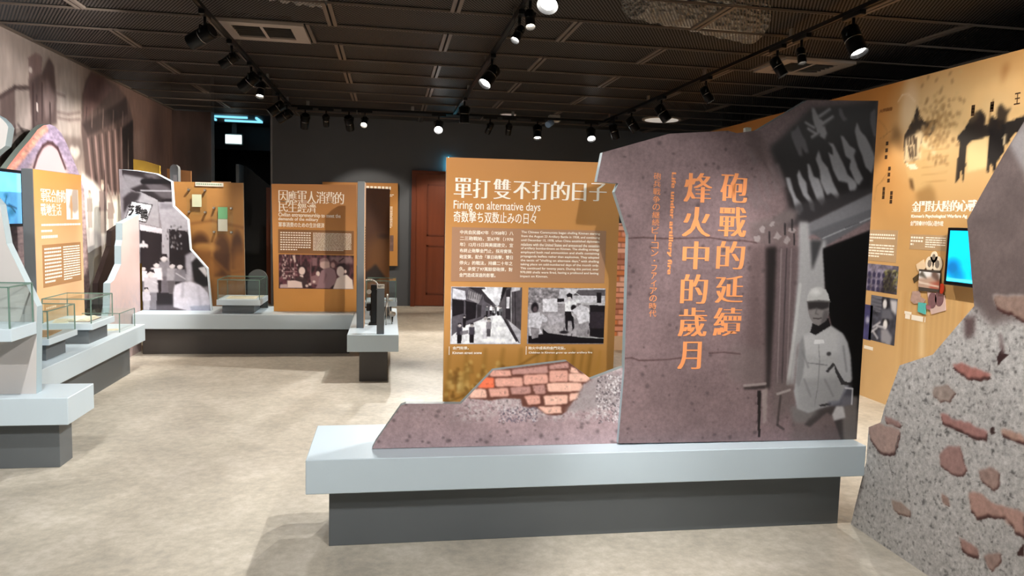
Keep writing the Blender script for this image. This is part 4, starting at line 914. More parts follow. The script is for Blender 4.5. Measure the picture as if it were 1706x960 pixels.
# figures in the street, trees and wires
B([(8.656,1.819),(8.835,1.780),(9.086,1.717),(9.300,1.553),(9.903,1.566),(9.834,0.430),(8.633,0.550)], (.95, .94, .91), .92, .03)
for q, h, c1_, c2_ in (([(9.236,1.258)][0], .62, (.56, .50, .49), (.70, .65, .63)), ([(8.847,1.329)][0], .42, (.66, .62, .60), (.72, .68, .66)), ([(9.468,1.220)][0], .5, (.66, .60, .58), (.74, .70, .68))):
    person(p, q[0], q[1] - .1, h, (.62, .55, .5), c1_, c2_, (.8, .76, .72), 1.3)
p.line([(9.403,1.713),(9.578,1.416)], .05, (.60, .54, .52), .8)
B([(8.718,1.232),(9.009,1.193),(8.948,0.925),(8.742,0.969)], (.74, .72, .73), .7, .03)
B([(9.009,1.193),(9.273,1.118),(9.201,0.703),(9.066,0.713)], (.70, .67, .68), .7, .03)
for a in [(8.441,2.039),(8.554,2.041),(8.495,2.005)]: p.ell(a, .07, .05, (.84, .81, .78), .8, .4)
for q in ([(7.294,2.171),(7.426,2.093),(7.281,1.986)], [(7.239,2.151),(7.226,1.967)]): p.line(q, .03, D1, .7)
B([(6.970,1.957),(7.129,2.074),(7.286,2.052),(7.300,1.868),(7.082,1.775),(6.957,1.767)], D1, .75, .03); B([(7.285,2.039),(7.636,2.198),(7.822,2.234),(7.511,2.075),(7.305,1.935)], D1, .8, .03)
B([(7.188,1.990),(7.242,2.002),(7.235,1.903),(7.189,1.893)], (.72, .69, .66), .8, .01); p.line([(7.172,2.025),(7.279,2.038)], .06, (.6, .57, .55), .8)
p.mul(1 + .12 * p.noise(.05, 3, 12, 1, 4)); p.im[:] = np.clip(p.im, 0, 1)
mt = thing('street_mural', 'faded sepia street mural covering the left wall up to the ceiling', 'mural')
prism('mural_sheet', 'X', -3.2695, -3.2625, MUR, GREY, mt)
skin('printed_face', 'X', -3.262, MUR, p, .016, print_mat('mural_print', .5), mt)
ME = rect(-3.262, -2.702, 0, CZ - .01)
p = Paint(*bb(ME), 90, (.33, .27, .26)); p.mul(1 + .25 * p.noise(.3, 4, 6, .3, 2))
p.ell((-2.86, 2.25), .16, .5, (.17, .15, .15), .8, .5); p.poly([(-2.95, 0), (-2.7, 0), (-2.7, 2.1), (-2.95, 1.95)], (.20, .24, .27), .6, .06)
me_ = thing('mural_end_piece', 'narrow dark end of the sepia mural facing the room beside the corridor opening', 'mural')
prism('mural_sheet', 'Y', 12.063, 12.069, ME, GREY, me_); skin('printed_face', 'Y', 12.062, ME, p, .02, print_mat('mural_print', .5), me_)

# ---- arched rock-print board, screen, left orange panel
ARC = [(6.356,1.553),(6.623,1.760),(6.830,1.903),(7.022,2.021),(7.166,2.120),(7.284,2.173),(7.404,2.197),(7.526,2.188),(7.650,2.140),(7.775,2.041),(7.904,1.908),(8.004,1.812),(8.139,1.640)]
ARC = ARC + [(ARC[-1][0] + .10, .42), (ARC[0][0] - .25, .42)]
p = Paint(*bb(ARC), 150, (.66, .57, .57)); p.mul(1 + .12 * p.noise(.3, 4, 9))
OUT_ = [(6.400,1.554),(6.671,1.763),(6.882,1.908),(7.063,2.026),(7.209,2.125),(7.328,2.176),(7.434,2.191),(7.541,2.181),(7.649,2.126),(7.775,2.026),(7.903,1.893),(8.002,1.782)]
p.line(OUT_, .30, (.56, .50, .58), .95, .3)
p.line([(u - .06, v + .02) for u, v in OUT_[:6]], .13, (.80, .50, .44), .95, .4); p.line([(u + .02, v - .03) for u, v in OUT_[:6]], .05, (.88, .60, .50), .8, .6)
nz = p.noise(.035, 3, 5, 2, .6); sel = np.abs(p.im[..., 2] - .58) < .12
p.mul(1 + .35 * nz * sel)
INN = [(7.073,1.782),(7.150,1.892),(7.257,1.986),(7.363,2.026),(7.453,2.027),(7.560,1.993),(7.620,1.929),(7.711,1.823)]
p.poly(INN + [(INN[-1][0] + .05, 1.0), (INN[0][0] - .15, 1.0)], (.74, .64, .65), 1, .01)
p.line(INN, .035, (.26, .17, .18), .9, .5)
ar = thing('exhibition_board', 'arched board printed with red and purple rock strata, behind the left screen', 'display board', 'printed exhibition boards')
prism('board_body', 'X', -3.052, -3.10, ARC, mat('sage_edge', (.42, .47, .45), .5, noise=.03), ar); skin('printed_face', 'X', -3.050, ARC, p, .012, print_mat('panel_print'), ar)
tag(ar, 'arched board printed with red and purple rock strata, behind the left screen')

def screen(name, label, X, quad, out, flip=1):
    u0, u1, v0, v1 = quad
    t = thing(name, label, 'screen'); th = .05
    box('screen_housing', min(X, X - out * th), max(X, X - out * th), u0, u1, v0, v1, SCREENB, t, .004)
    box('wall_bracket', min(X - out * th, X - out * (th + .06)), max(X - out * th, X - out * (th + .06)), (u0 + u1) / 2 - .08, (u0 + u1) / 2 + .08, (v0 + v1) / 2 - .08, (v0 + v1) / 2 + .08, BLACK, t, .004)
    return t
ls = screen('wall_screen', 'blue lit video screen at the left edge in front of the arched board', -2.93, (5.85, 6.60, 1.285, 1.735), 1)
p = Paint(5.87, 6.565, 1.31, 1.71, 200, (.36, .66, .86)); p.mul(1 + .10 * p.noise(.1, 3, 3))
for a, r in (((6.32, 1.53), .02), ((6.30, 1.36), .04), ((6.40, 1.40), .03), ((6.1, 1.45), .05)): p.ell(a, r * 1.6, r, (.16, .45, .58), .8, .5)
for q in ([(6.33, 1.52), (6.30, 1.46), (6.40, 1.44), (6.46, 1.40)], [(6.36, 1.46), (6.48, 1.43)]): p.line(q, .015, (.10, .30, .40), .8, .6)
p.poly(rect(6.50, 6.57, 1.30, 1.72), (.55, .84, .95), .5, .01); p.im[:] = np.clip(p.im, 0, 1)
skin('screen_picture', 'X', -2.929, rect(5.87, 6.565, 1.31, 1.71), p, .010, print_mat('screen_print', .3, emit=1.3), ls)

P1 = rect(6.062, 6.935, .42, 1.728)
p = Paint(*bb(P1), 120); ochre(p, (.72, .53, .29), (.83, .66, .50), (.82, .65, .48), 12)
lp = thing('title_panel', 'left orange panel seen edge-on at its grey end, above the long left plinth', 'information panel', 'orange title panels')
box('panel_body', -2.70, -2.622, 6.06, 6.937, .42, 1.73, GREY, lp, .002); skin('printed_face', 'X', -2.620, P1, p, .02, print_mat('panel_print'), lp)
def bxs(pts): return [(a[0], min(a[1], b[1]), b[0], max(a[1], b[1])) for a, b in zip(pts[::2], pts[1::2])]
b1 = bxs([(6.176,1.487),(6.616,1.586),(6.169,1.383),(6.531,1.475),(6.168,1.299),(6.893,1.321),(6.164,1.252),(6.349,1.275),(6.166,1.204),(6.444,1.233)])
n4 = 5; r_ = []
for i, ch in enumerate('軍民合作的'): w = (b1[0][2] - b1[0][0]) / 5; r_.append((ch, (b1[0][0] + w * i, b1[0][1], b1[0][0] + w * (i + .9), b1[0][3])))
for i, ch in enumerate('戰地生活'): w = (b1[1][2] - b1[1][0]) / 4; r_.append((ch, (b1[1][0] + w * i, b1[1][1], b1[1][0] + w * (i + .9), b1[1][3])))
lettering('title_lettering', 'X', -2.62, r_, WHITE, lp, bold=.004, serif=True)
greek('english_lettering', 'X', -2.62, b1[2], 1, WHITE, lp, 3, .7, 1); greek('english_lettering', 'X', -2.62, b1[3], 1, WHITE, lp, 4, .7, 1); greek('japanese_lettering', 'X', -2.62, b1[4], 1, WHITE, lp, 5, .75, 1, False)
prism('text_block', 'X', -2.6185, -2.620, rect(6.17, 6.885, .828, 1.157), mat('brown_print', (.62, .46, .30), .5, noise=.02), lp)
greek('chinese_text', 'X', -2.6182, (6.20, .85, 6.50, 1.135), 10, WHITE, lp, 6, .5, .6, False); greek('english_text', 'X', -2.6182, (6.535, .85, 6.86, 1.135), 14, WHITE, lp, 7, .5, .5)
pic('map_picture', 'X', -2.6185, (6.62, 6.86, 1.35, 1.60), 150, lambda p: (p.im.__setitem__((Ellipsis, slice(0, 3)), (.95, .92, .88)), p.poly([(6.66, 1.45), (6.75, 1.6), (6.86, 1.6), (6.86, 1.43), (6.78, 1.40)], (.55, .47, .42), .7, .01), p.poly([(6.70, 1.35), (6.70, 1.55), (6.73, 1.55), (6.74, 1.36)], (.75, .55, .35), .8, .005)), lp, .01)

# ---- glass show cases
def glass_mat():
    m = bpy.data.materials.new('clear_glass'); m.use_nodes = True; nt = m.node_tree; nt.nodes.clear(); N = nt.nodes.new; L = nt.links.new
    o = N('ShaderNodeOutputMaterial'); a = N('ShaderNodeBsdfTransparent'); a.inputs[0].default_value = (.97, .985, .98, 1); g = N('ShaderNodeBsdfGlossy'); g.inputs['Roughness'].default_value = .03; g.inputs[0].default_value = (.9, 1, .97, 1)
    f = N('ShaderNodeFresnel'); f.inputs[0].default_value = 1.45; ms = N('ShaderNodeMixShader'); ge = N('ShaderNodeNewGeometry'); sb_ = N('ShaderNodeMath'); sb_.operation = 'SUBTRACT'; sb_.inputs[0].default_value = 1; L(ge.outputs['Backfacing'], sb_.inputs[1]); mm = N('ShaderNodeMath'); mm.operation = 'MULTIPLY'; L(f.outputs[0], mm.inputs[0]); L(sb_.outputs[0], mm.inputs[1]); L(mm.outputs[0], ms.inputs[0]); L(a.outputs[0], ms.inputs[1]); L(g.outputs[0], ms.inputs[2]); L(ms.outputs[0], o.inputs[0]); return m
GLASS = glass_mat(); GEDGE = mat('green_glass_edge', (.42, .52, .48), .2, noise=.03); PAPER = mat('old_paper', (.88, .85, .76), .7, noise=.06, nscale=30)
def case(label, x0, x1, y0, y1, zt0, zt1, ztop, ped, items=()):
    t = thing('glass_show_case', label, 'display case', 'glass show cases')
    box('tray', x0, x1, y0, y1, zt0, zt1, LAM, t, .002)
    if ped: box('pedestal', *ped, BASE, t, .002)
    e = .006; a0, a1, c0, c1 = x0 + .012, x1 - .012, y0 + .012, y1 - .012
    for nm, b in (('front', (a0, a1, c0, c0 + e)), ('back', (a0, a1, c1 - e, c1)), ('side', (a0, a0 + e, c0 + e, c1 - e)), ('side', (a1 - e, a1, c0 + e, c1 - e))): box('glass_pane', *b, zt1, ztop - e, GLASS, t, 0)
    box('glass_lid', a0, a1, c0, c1, ztop - e, ztop, GLASS, t, 0)
    w = .0035; bars = []
    for X_ in (a0, a1):
        for Y_ in (c0, c1): bars.append((X_ - w, X_ + w, Y_ - w, Y_ + w, zt1, ztop + .001))
        bars.append((X_ - w, X_ + w, c0, c1, ztop - w, ztop + w))
    for Y_ in (c0, c1): bars.append((a0, a1, Y_ - w, Y_ + w, ztop - w, ztop + w))
    eo = boxes('glass_edges', bars, GEDGE, t)
    return t
def sheet(label, x, y, w, d, z, rot=0, lines=6, m=None, cat='document'):
    t = thing('paper_document', label, cat); c, s = math.cos(rot), math.sin(rot); th = .004
    V = [];
    for zz in (z, z + th):
        for a, b in ((-w / 2, -d / 2), (w / 2, -d / 2), (w / 2, d / 2), (-w / 2, d / 2)): V.append((x + a * c - b * s, y + a * s + b * c, zz))
    obj('sheet', V, [(3, 2, 1, 0), (4, 5, 6, 7), (0, 1, 5, 4), (1, 2, 6, 5), (2, 3, 7, 6), (3, 0, 4, 7)], m or PAPER, t)
    V, F = [], []
    for i in range(lines):
        b = -d / 2 + d * (i + .7) / (lines + .4); n = len(V)
        for a, bb_ in ((-w * .4, b), (w * .38, b), (w * .38, b + d * .03), (-w * .4, b + d * .03)): V.append((x + a * c - bb_ * s, y + a * s + bb_ * c, z + th + .0006))
        F.append((n, n + 1, n + 2, n + 3))
    obj('printed_lines', V, F, DARKINK, t)
    return t
def book(label, x, y, w, d, z, col):
    t = thing('open_book', label, 'book'); n = 9; V, F = [], []
    for s in (-1, 1):
        k = len(V)
        for i in range(n):
            f = i / (n - 1); X_ = x + s * w / 2 * f; Z_ = z + .006 + .018 * math.sin(math.pi * min(1, f * 1.1)) * (1 - .4 * f)
            V += [(X_, y - d / 2, Z_), (X_, y + d / 2, Z_), (X_, y - d / 2, z), (X_, y + d / 2, z)]
        for i in range(n - 1):
            a = k + 4 * i; b = a + 4; F += [(a, b, b + 1, a + 1), (a, a + 2, b + 2, b), (a + 1, b + 1, b + 3, a + 3)]
        a = k + 4 * (n - 1); F.append((a, a + 2, a + 3, a + 1))
    obj('pages', V, F, PAPER, t); box('cover', x - w / 2 - .005, x + w / 2 + .005, y - d / 2 - .004, y + d / 2 + .004, z, z + .004, mat(col, (.45, .32, .25), .6, noise=.05), t, 0)
case('small glass show case on a dark pedestal, nearer one on the long left plinth', -2.60, -2.20, 5.24, 5.69, .54, .582, .765, (-2.54, -2.262, 5.335, 5.64, .42, .54))
case('glass show case with an open book, farther one on the long left plinth', -2.56, -2.20, 5.96, 6.42, .532, .58, .765, (-2.50, -2.242, 6.0, 6.375, .42, .532))
book('open book lying in the farther glass case on the left plinth', -2.35, 6.18, .17, .24, .58, 'book_cover_brown'); sheet('pale folded paper in front of the open book in the farther left glass case', -2.47, 6.10, .10, .22, .58, .3)
sheet('tan card lying in the nearer glass case on the left plinth', -2.38, 5.46, .24, .30, .582, .1, 5, mat('tan_card', (.72, .58, .42), .6, noise=.05))
t = thing('glass_cover', 'low clear glass cover standing at the far end of the long left plinth', 'glass cover')
for b in ((-2.50, -2.21, 6.56, 6.566), (-2.50, -2.21, 6.93, 6.936), (-2.216, -2.21, 6.566, 6.93)): box('glass_pane', *b, .42, .575, GLASS, t, 0)
box('glass_lid', -2.50, -2.21, 6.56, 6.936, .575, .581, GLASS, t, 0)
boxes('glass_edges', [(-2.215, -2.209, 6.557, 6.563, .42, .582), (-2.215, -2.209, 6.93, 6.936, .42, .582), (-2.215, -2.209, 6.56, 6.93, .577, .583), (-2.5, -2.21, 6.557, 6.563, .577, .583)], GEDGE, t)
sheet('small white card under the low glass cover on the left plinth', -2.32, 6.70, .10, .08, .42, .4, 3)
# ---- pale cut-out boards (fins)
FIN1 = [(-1.912, .42), (-1.895, .905)] + [(-2.035,1.246),(-2.060,1.455)] + [(-2.14, 1.56), (-2.12, 1.68)] + [(-2.051,1.745),(-2.024,1.768),(-2.006,1.867),(-2.017,1.888),(-2.045,1.918)] + [(-2.3, 2.05), (-3.0, 2.2), (-3.2, 2.2), (-3.2, .42)]
f1 = thing('cut_out_board', 'pale grey cut-out board with a pale blue edge on the nearest left plinth', 'display board')
prism('board_body', 'Y', 4.38, 4.445, FIN1, EDGE, f1)
p = Paint(*bb(FIN1), 80, (.78, .765, .76)); p.mul(1 + .06 * p.noise(.4, 4, 8)); skin('printed_face', 'Y', 4.3785, FIN1, p, .03, print_mat('panel_print'), f1)
q = [(-1.905,1.036),(-1.904,0.819),(-1.894,0.781)]
case('glass show case fixed to the pale cut-out board at the left edge', -2.50, [(-1.898,0.828)][0][0], 4.10, 4.376, [(-1.900,0.756)][0][1], [(-1.898,0.822)][0][1], [(-1.905,1.036)][0][1], None)
FIN2 = [(7.552,1.314),(7.821,1.359),(8.037,1.401)] + [(8.02, 1.40), (8.02, 0.0), (7.10, 0.0), (7.10, .42)] + [(7.183,0.566),(7.210,0.772),(7.301,0.792),(7.496,0.929),(7.507,1.100),(7.542,1.155)]
f2 = thing('cut_out_board', 'pinkish cut-out board with stepped pale edge between the left plinth and the street picture', 'display board')
prism('board_body', 'X', -2.5015, -2.56, FIN2, EDGE, f2)
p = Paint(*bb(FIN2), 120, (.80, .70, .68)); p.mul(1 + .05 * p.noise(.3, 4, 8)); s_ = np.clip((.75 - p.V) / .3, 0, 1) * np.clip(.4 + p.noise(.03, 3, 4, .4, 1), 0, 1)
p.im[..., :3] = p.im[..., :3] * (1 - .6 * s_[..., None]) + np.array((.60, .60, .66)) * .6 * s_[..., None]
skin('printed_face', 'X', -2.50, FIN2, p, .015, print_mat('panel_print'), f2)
F3 = [(7.959,0.579),(7.967,0.700),(8.118,0.840),(8.347,1.058),(8.374,1.215),(8.718,1.294)] + [(9.2, 1.35), (9.2, .0)] + [([(7.959,0.579)][0][0], .0)]
tag(prism('cut_out_board', 'X', -2.88, -2.93, F3, mat('recess_shade_brown', (.20, .15, .14), .6, noise=.05)), 'dark brown stepped sheet standing in for the shaded recess behind the pinkish cut-out board', 'display board')  # flat dark brown stands in for the shade of a recess

# ---- street picture board on the back left plinth
SHB = [(-2.685,1.846),(-2.504,1.841),(-2.323,1.817),(-2.181,1.744),(-2.167,1.495),(-2.030,1.359),(-2.010,1.058),(-1.848,0.862),(-1.811,0.424)] + [(-2.485, .422), (-2.485, .9), (-2.66, .9)]
p = Paint(*bb(SHB), 230, (.52, .50, .52)); Bq = p.poly
Bq([(-2.655,1.849),(-2.410,1.828),(-2.315,1.822),(-2.183,1.746),(-2.186,1.533),(-2.282,1.520),(-2.602,1.661),(-2.656,1.799)], (.16, .14, .15), 1)
Bq([(-2.646,1.799),(-2.458,1.766),(-2.460,1.706),(-2.564,1.662),(-2.641,1.580),(-2.660,1.599)], (.52, .51, .53), .95, .01)
for q in ([(-2.458,1.806),(-2.334,1.821),(-2.297,1.792),(-2.411,1.768)], [(-2.450,1.716),(-2.298,1.712),(-2.222,1.684),(-2.184,1.635),(-2.185,1.564),(-2.281,1.571),(-2.394,1.648)], [(-2.382,1.789),(-2.259,1.763),(-2.345,1.745)]): Bq(q, (.42, .40, .42), .7, .01)
p.line([(-2.459,1.731),(-2.183,1.741)], .05, (.08, .07, .08), 1); p.line([(-2.480,1.640),(-2.184,1.645)], .015, (.7, .7, .72), .8)
Bq([(-2.593,1.631),(-2.480,1.625),(-2.324,1.549),(-2.314,1.276),(-2.486,1.312),(-2.646,1.348)], (.62, .61, .63), 1); Bq([(-2.320,1.529),(-2.186,1.533),(-2.053,1.415),(-2.026,1.253),(-2.286,1.246)], (.64, .63, .66), 1)
Bq([(-2.291,1.556),(-2.185,1.569),(-2.186,1.533),(-2.282,1.531)], K); Bq([(-2.301,1.520),(-2.186,1.513),(-2.168,1.463),(-2.302,1.459)], (.48, .47, .5), .8, .01)
Bq([(-2.651,1.559),(-2.574,1.632),(-2.480,1.615),(-2.510,1.544),(-2.605,1.480),(-2.645,1.399)], (.14, .12, .13), .9, .01)
Bq([(-2.571,1.534),(-2.370,1.502),(-2.438,1.313),(-2.634,1.354)], (.08, .07, .08), 1); Bq([(-2.567,1.524),(-2.380,1.495),(-2.442,1.326),(-2.625,1.361)], (.88, .88, .90), 1)
Bq([(-2.495,1.302),(-2.276,1.257),(-2.282,1.211),(-2.496,1.236)], (.78, .77, .80), 1)
Bq([(-2.494,1.240),(-2.284,1.204),(-2.287,0.844),(-2.502,0.799)], K); Bq([(-2.220,1.261),(-2.045,1.237),(-1.994,1.062),(-2.037,0.791),(-2.223,0.845)], K); Bq([(-2.286,1.253),(-2.220,1.268),(-2.226,0.831),(-2.297,0.830)], (.66, .65, .68), 1)
for a in [(-2.484,1.087),(-2.467,1.115),(-2.451,1.088),(-2.434,1.081),(-2.468,1.080),(-2.497,1.082)]: p.ell(a, .012, .02, (.85, .85, .87), .9, .3)
rg = random.Random(6)
for _ in range(46): p.ell((rg.uniform(-2.28, -2.10), rg.uniform(1.05, 1.30)), .008, .013, rg.choice([(.6, .6, .62), (.3, .29, .3), (.45, .44, .45)]), .8, .3)
Bq([(-2.505,0.643),(-2.052,0.649),(-1.798,0.421),(-2.509,0.416)], (.33, .31, .34), 1, .01)
Bq([(-2.314,0.999),(-2.274,1.003),(-2.242,0.944),(-2.239,0.845),(-2.297,0.837)], (.10, .09, .10), 1, .006)
Bq([(-2.374,0.588),(-2.200,0.625),(-2.189,0.476),(-2.349,0.474)], (.13, .12, .14), 1, .01)
for q_, h, tp_, lg, hh in (([(-2.274,0.603)][0], .40, (.50, .49, .52), (.40, .38, .41), K), ([(-2.347,0.588)][0], .34, (.88, .87, .90), K, K), ([(-2.194,0.590)][0], .33, (.62, .61, .64), (.35, .33, .35), K),
        ([(-2.120,0.576)][0], .34, (.48, .47, .50), K, K), ([(-2.472,0.601)][0], .28, (.84, .84, .87), (.35, .34, .36), K), ([(-2.403,0.424)][0], .42, (.72, .71, .74), (.48, .47, .50), K), ([(-2.449,0.417)][0], .24, (.78, .77, .81), (.70, .69, .72), K)):
    person(p, q_[0], q_[1], h, hh, tp_, lg, (.80, .78, .79), 1.15)
p.line([(-2.157,0.804),(-2.071,0.748)], .014, (.70, .69, .72), .9); p.line([(-2.378,0.716),(-2.339,0.695)], .012, (.80, .79, .82), .9)
Bq([(-2.068,0.990),(-1.994,1.034),(-1.955,0.971),(-1.996,0.849),(-2.011,0.720),(-2.058,0.720)], (.70, .69, .73), .9, .01)
Bq([(-2.009,0.920),(-1.955,0.971),(-1.888,0.879),(-1.835,0.852),(-1.843,0.680),(-1.891,0.665),(-1.984,0.721)], (.10, .09, .10), 1, .01)
Bq([(-1.942,0.864),(-1.875,0.879),(-1.848,0.808),(-1.862,0.765),(-1.909,0.822)], (.80, .79, .80), 1, .008)
Bq([(-2.187,0.604),(-2.173,0.683),(-2.105,0.712),(-2.011,0.720),(-1.917,0.679),(-1.851,0.608),(-1.824,0.507),(-1.839,0.421),(-2.055,0.419),(-2.189,0.454)], (.85, .84, .89), 1, .006)
p.line([(-2.092,0.705),(-2.101,0.562)], .025, (.66, .65, .70), .7, .9); p.line([(-1.945,0.664),(-1.920,0.478)], .03, (.72, .71, .76), .7, .9)
Bq([(-2.028,0.463),(-1.811,0.479),(-1.805,0.421),(-2.015,0.420)], (.60, .62, .70), .8, .005)
p.mul(1 + .08 * p.noise(.03, 3, 5)); p.im[:] = np.clip(p.im, 0, 1)
sb = thing('exhibition_board', 'black and white street shop picture cut to a stepped outline, on the back left plinth', 'display board', 'printed exhibition boards')
prism('board_body', 'Y', 8.041, 8.085, SHB, mat('white_board_edge', (.86, .90, .93), .5, noise=.02), sb)
SH2 = [(u - .012, v - .006) if 0 < i < 9 else (u, v) for i, (u, v) in enumerate(SHB)]
skin('printed_face', 'Y', 8.0395, SH2, p, .0075, print_mat('photo_print', .35), sb)
sg = [(-2.600,1.380),(-2.547,1.492),(-2.536,1.397),(-2.482,1.489),(-2.485,1.343),(-2.424,1.456)]
lettering('sign_characters', 'Y', 8.039, [('芝', (sg[0][0], sg[0][1], sg[1][0], sg[1][1])), ('黍', (sg[2][0], sg[2][1], sg[3][0], sg[3][1])), ('韓', (sg[4][0], sg[4][1], sg[5][0], sg[5][1]))], mat('black_ink', (.07, .06, .07), .5, noise=.02), sb, bold=.004)

# ---- brown panel with acrylic holders
PB = [(-2.434,1.746),(-1.563,1.764),(-1.544,0.689)] + [(-1.545, .42), (-2.38, .42)]
PB = [(-2.40, 1.752), (-1.562, 1.765), (-1.548, .42), (-2.40, .42)]
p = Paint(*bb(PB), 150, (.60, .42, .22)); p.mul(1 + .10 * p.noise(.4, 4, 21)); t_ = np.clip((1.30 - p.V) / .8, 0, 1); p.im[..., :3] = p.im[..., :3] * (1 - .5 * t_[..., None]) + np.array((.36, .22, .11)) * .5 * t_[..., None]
for a, rx, rz in (([(-1.786,0.997)][0], .085, .21), ([(-2.009,1.057)][0], .10, .16), ([(-1.630,1.049)][0], .06, .19)): p.ell(a, rx, rz, (.27, .16, .09), .9, .25); p.poly(rect(a[0] - rx, a[0] + rx, a[1] - rz * 1.2, a[1]), (.27, .16, .09), .8, .01)
p.ell([(-1.970,1.058)][0], .13, .05, (.66, .47, .25), .9, .4); p.poly([(-2.063,1.040),(-1.909,1.043),(-1.894,0.946),(-1.787,0.834),(-1.865,0.751),(-2.004,0.781)], (.52, .34, .17), .8, .02); p.ell([(-1.600,0.886)][0], .09, .16, (.55, .36, .18), .8, .5)
for q in ([(-2.090,1.314),(-1.890,1.351),(-1.550,1.279)], [(-1.894,0.946),(-1.725,0.785),(-1.553,0.805)]): p.line(q, .03, (.45, .29, .14), .7, .9)
b2 = thing('information_panel', 'brown sepia panel with two clear acrylic document holders, behind the street picture board', 'information panel')
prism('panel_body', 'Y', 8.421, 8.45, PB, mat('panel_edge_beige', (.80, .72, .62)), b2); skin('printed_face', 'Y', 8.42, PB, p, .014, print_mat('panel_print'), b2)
ACR = GLASS
def holder(parent, px, papers, nm):
    (x0, z1), (x1, z0) = px
    box('acrylic_sheet', x0, x1, 8.375, 8.381, z0, z1, ACR, parent, 0)
    for x in (x0 + .02, x1 - .02):
        for z in (z0 + .025, z1 - .025): cyl('standoff_screw', (x, 8.366, z), (x, 8.42, z), .011, STEEL, parent, seg=12)
    for (a, b), m in papers: prism('mounted_paper', 'Y', 8.383, 8.386, [(a[0], b[1]), (b[0], b[1]), (b[0], a[1]), (a[0], a[1])], m, parent)
CARD = mat('cream_card', (.80, .78, .66), .6, noise=.05, nscale=20); GRN = mat('green_card', (.42, .62, .44), .6, noise=.05); PNK = mat('greyish_card', (.74, .70, .64), .6, noise=.05)
holder(b2, [(-2.130,1.698),(-1.927,1.413)], [([(-2.078,1.625),(-1.982,1.493)], CARD)], 'a')
holder(b2, [(-1.877,1.512),(-1.661,1.206)], [([(-1.816,1.498),(-1.719,1.372)], GRN), ([(-1.817,1.369),(-1.720,1.240)], PNK)], 'b')
lb_ = [(-2.049,1.757),(-1.765,1.716)]
prism('label_strip', 'Y', 8.405, 8.42, [(lb_[0][0], lb_[1][1]), (lb_[1][0], lb_[1][1]), (lb_[1][0], lb_[0][1]), (lb_[0][0], lb_[0][1])], PNK, b2)
greek('label_writing', 'Y', 8.405, (lb_[0][0] + .01, lb_[1][1] + .012, lb_[1][0] - .01, lb_[0][1] - .008), 1, mat('grey_green_ink', (.45, .52, .44), .5, noise=.02), b2, 3, .8, 1, False)
# further boards glimpsed above
tag(prism('small_board', 'Y', 9.3, 9.33, [(-2.947,2.031),(-2.829,2.015),(-2.659,1.966)] + [([(-2.659,1.966)][0][0], 0), ([(-2.947,2.031)][0][0], 0)], mat('mustard_print', (.70, .56, .20), .5, noise=.12, nscale=12)), 'mustard yellow board top behind the street picture board', 'display board')
tag(prism('small_board', 'Y', 9.6, 9.63, [(-2.663,1.950),(-2.389,1.932)] + [([(-2.389,1.932)][0][0], 0), ([(-2.663,1.950)][0][0], 0)], mat('brown_print2', (.52, .36, .22), .5, noise=.15, nscale=6)), 'brown board top behind the grey rounded post', 'display board')
c_ = [(-2.461,1.898)][0]; tg = thing('rounded_post', 'grey post with a rounded top behind the brown sepia panel', 'post')
prism('post_body', 'Y', 9.15, 9.25, [(c_[0] - .045, 0), (c_[0] + .045, 0)] + [(c_[0] + .045 * math.cos(a), c_[1] + .03 + .05 * math.sin(a)) for a in np.linspace(0, math.pi, 9)], GREY, tg); prism('print_strip', 'Y', 9.145, 9.15, rect(c_[0] - .01, c_[0] + .03, 1.2, c_[1] - .04), mat('grey_print', (.5, .5, .52), .5, noise=.4, nscale=30), tg)
tag(prism('small_board', 'Y', 10.2, 10.22, [(-2.289,1.840),(-2.051,1.840)] + [([(-2.051,1.840)][0][0], 0), ([(-2.289,1.840)][0][0], 0)], mat('pale_peach_board', (.86, .72, .58), .5, noise=.05)), 'pale peach board top above the brown sepia panel', 'display board')
AA = [(-1.500,0.374)][0][0]; AB = [(-1.293,0.375)][0][0]; zc = [(-1.392,0.754)][0][1]; ra = (AB - AA) / 2
tag(prism('arched_backing', 'Y', 8.30, 8.33, [(AA, .42), (AB, .42)] + [((AA + AB) / 2 + ra * math.cos(a), zc - .02 + ra * math.sin(a)) for a in np.linspace(0, math.pi, 15)], mat('charcoal_board', (.27, .28, .28), .6, noise=.03)), 'charcoal board with a round top behind the middle glass case', 'backing board')
case('glass show case holding a paper, in front of the brown sepia panel', [(-1.713,0.559)][0][0], -1.285, 7.80, 8.28, .505, .562, .765, (-1.67, -1.36, 7.86, 8.22, .42, .505))
sheet('cream paper with small drawings in the back glass case', -1.50, 8.02, .30, .26, .562, .05, 4); sheet('small folded card standing by the paper in the back glass case', -1.34, 8.14, .05, .16, .562, 0, 2)

# ---- orange panel, middle distance
P3_ = [(-1.207, 1.750), (-.345, 1.770), (-.335, .42), (-1.187, .42)]
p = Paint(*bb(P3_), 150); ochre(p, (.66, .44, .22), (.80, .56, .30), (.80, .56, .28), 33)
mp_ = thing('title_panel', 'orange panel with one brownish photograph of people at a counter, on the back plinth', 'information panel', 'orange title panels')
prism('panel_body', 'Y', 8.021, 8.05, P3_, mat('grey_board_edge', (.52, .55, .55)), mp_); skin('printed_face', 'Y', 8.02, P3_, p, .02, print_mat('panel_print'), mp_)
A = boxes_from([(-1.135,1.563),(-0.468,1.687),(-1.135,1.464),(-0.753,1.575),(-1.138,1.405),(-0.507,1.457),(-1.138,1.367),(-0.737,1.409),(-1.138,1.308),(-0.673,1.358),(-1.142,1.032),(-0.369,1.283),(-1.121,1.058),(-0.810,1.260),(-0.789,1.065),(-0.394,1.257)])
def spread(s, b, fill=.92): w = (b[2] - b[0]) / len(s); return [(ch, (b[0] + w * i, b[1], b[0] + w * (i + fill), b[3])) for i, ch in enumerate(s)]
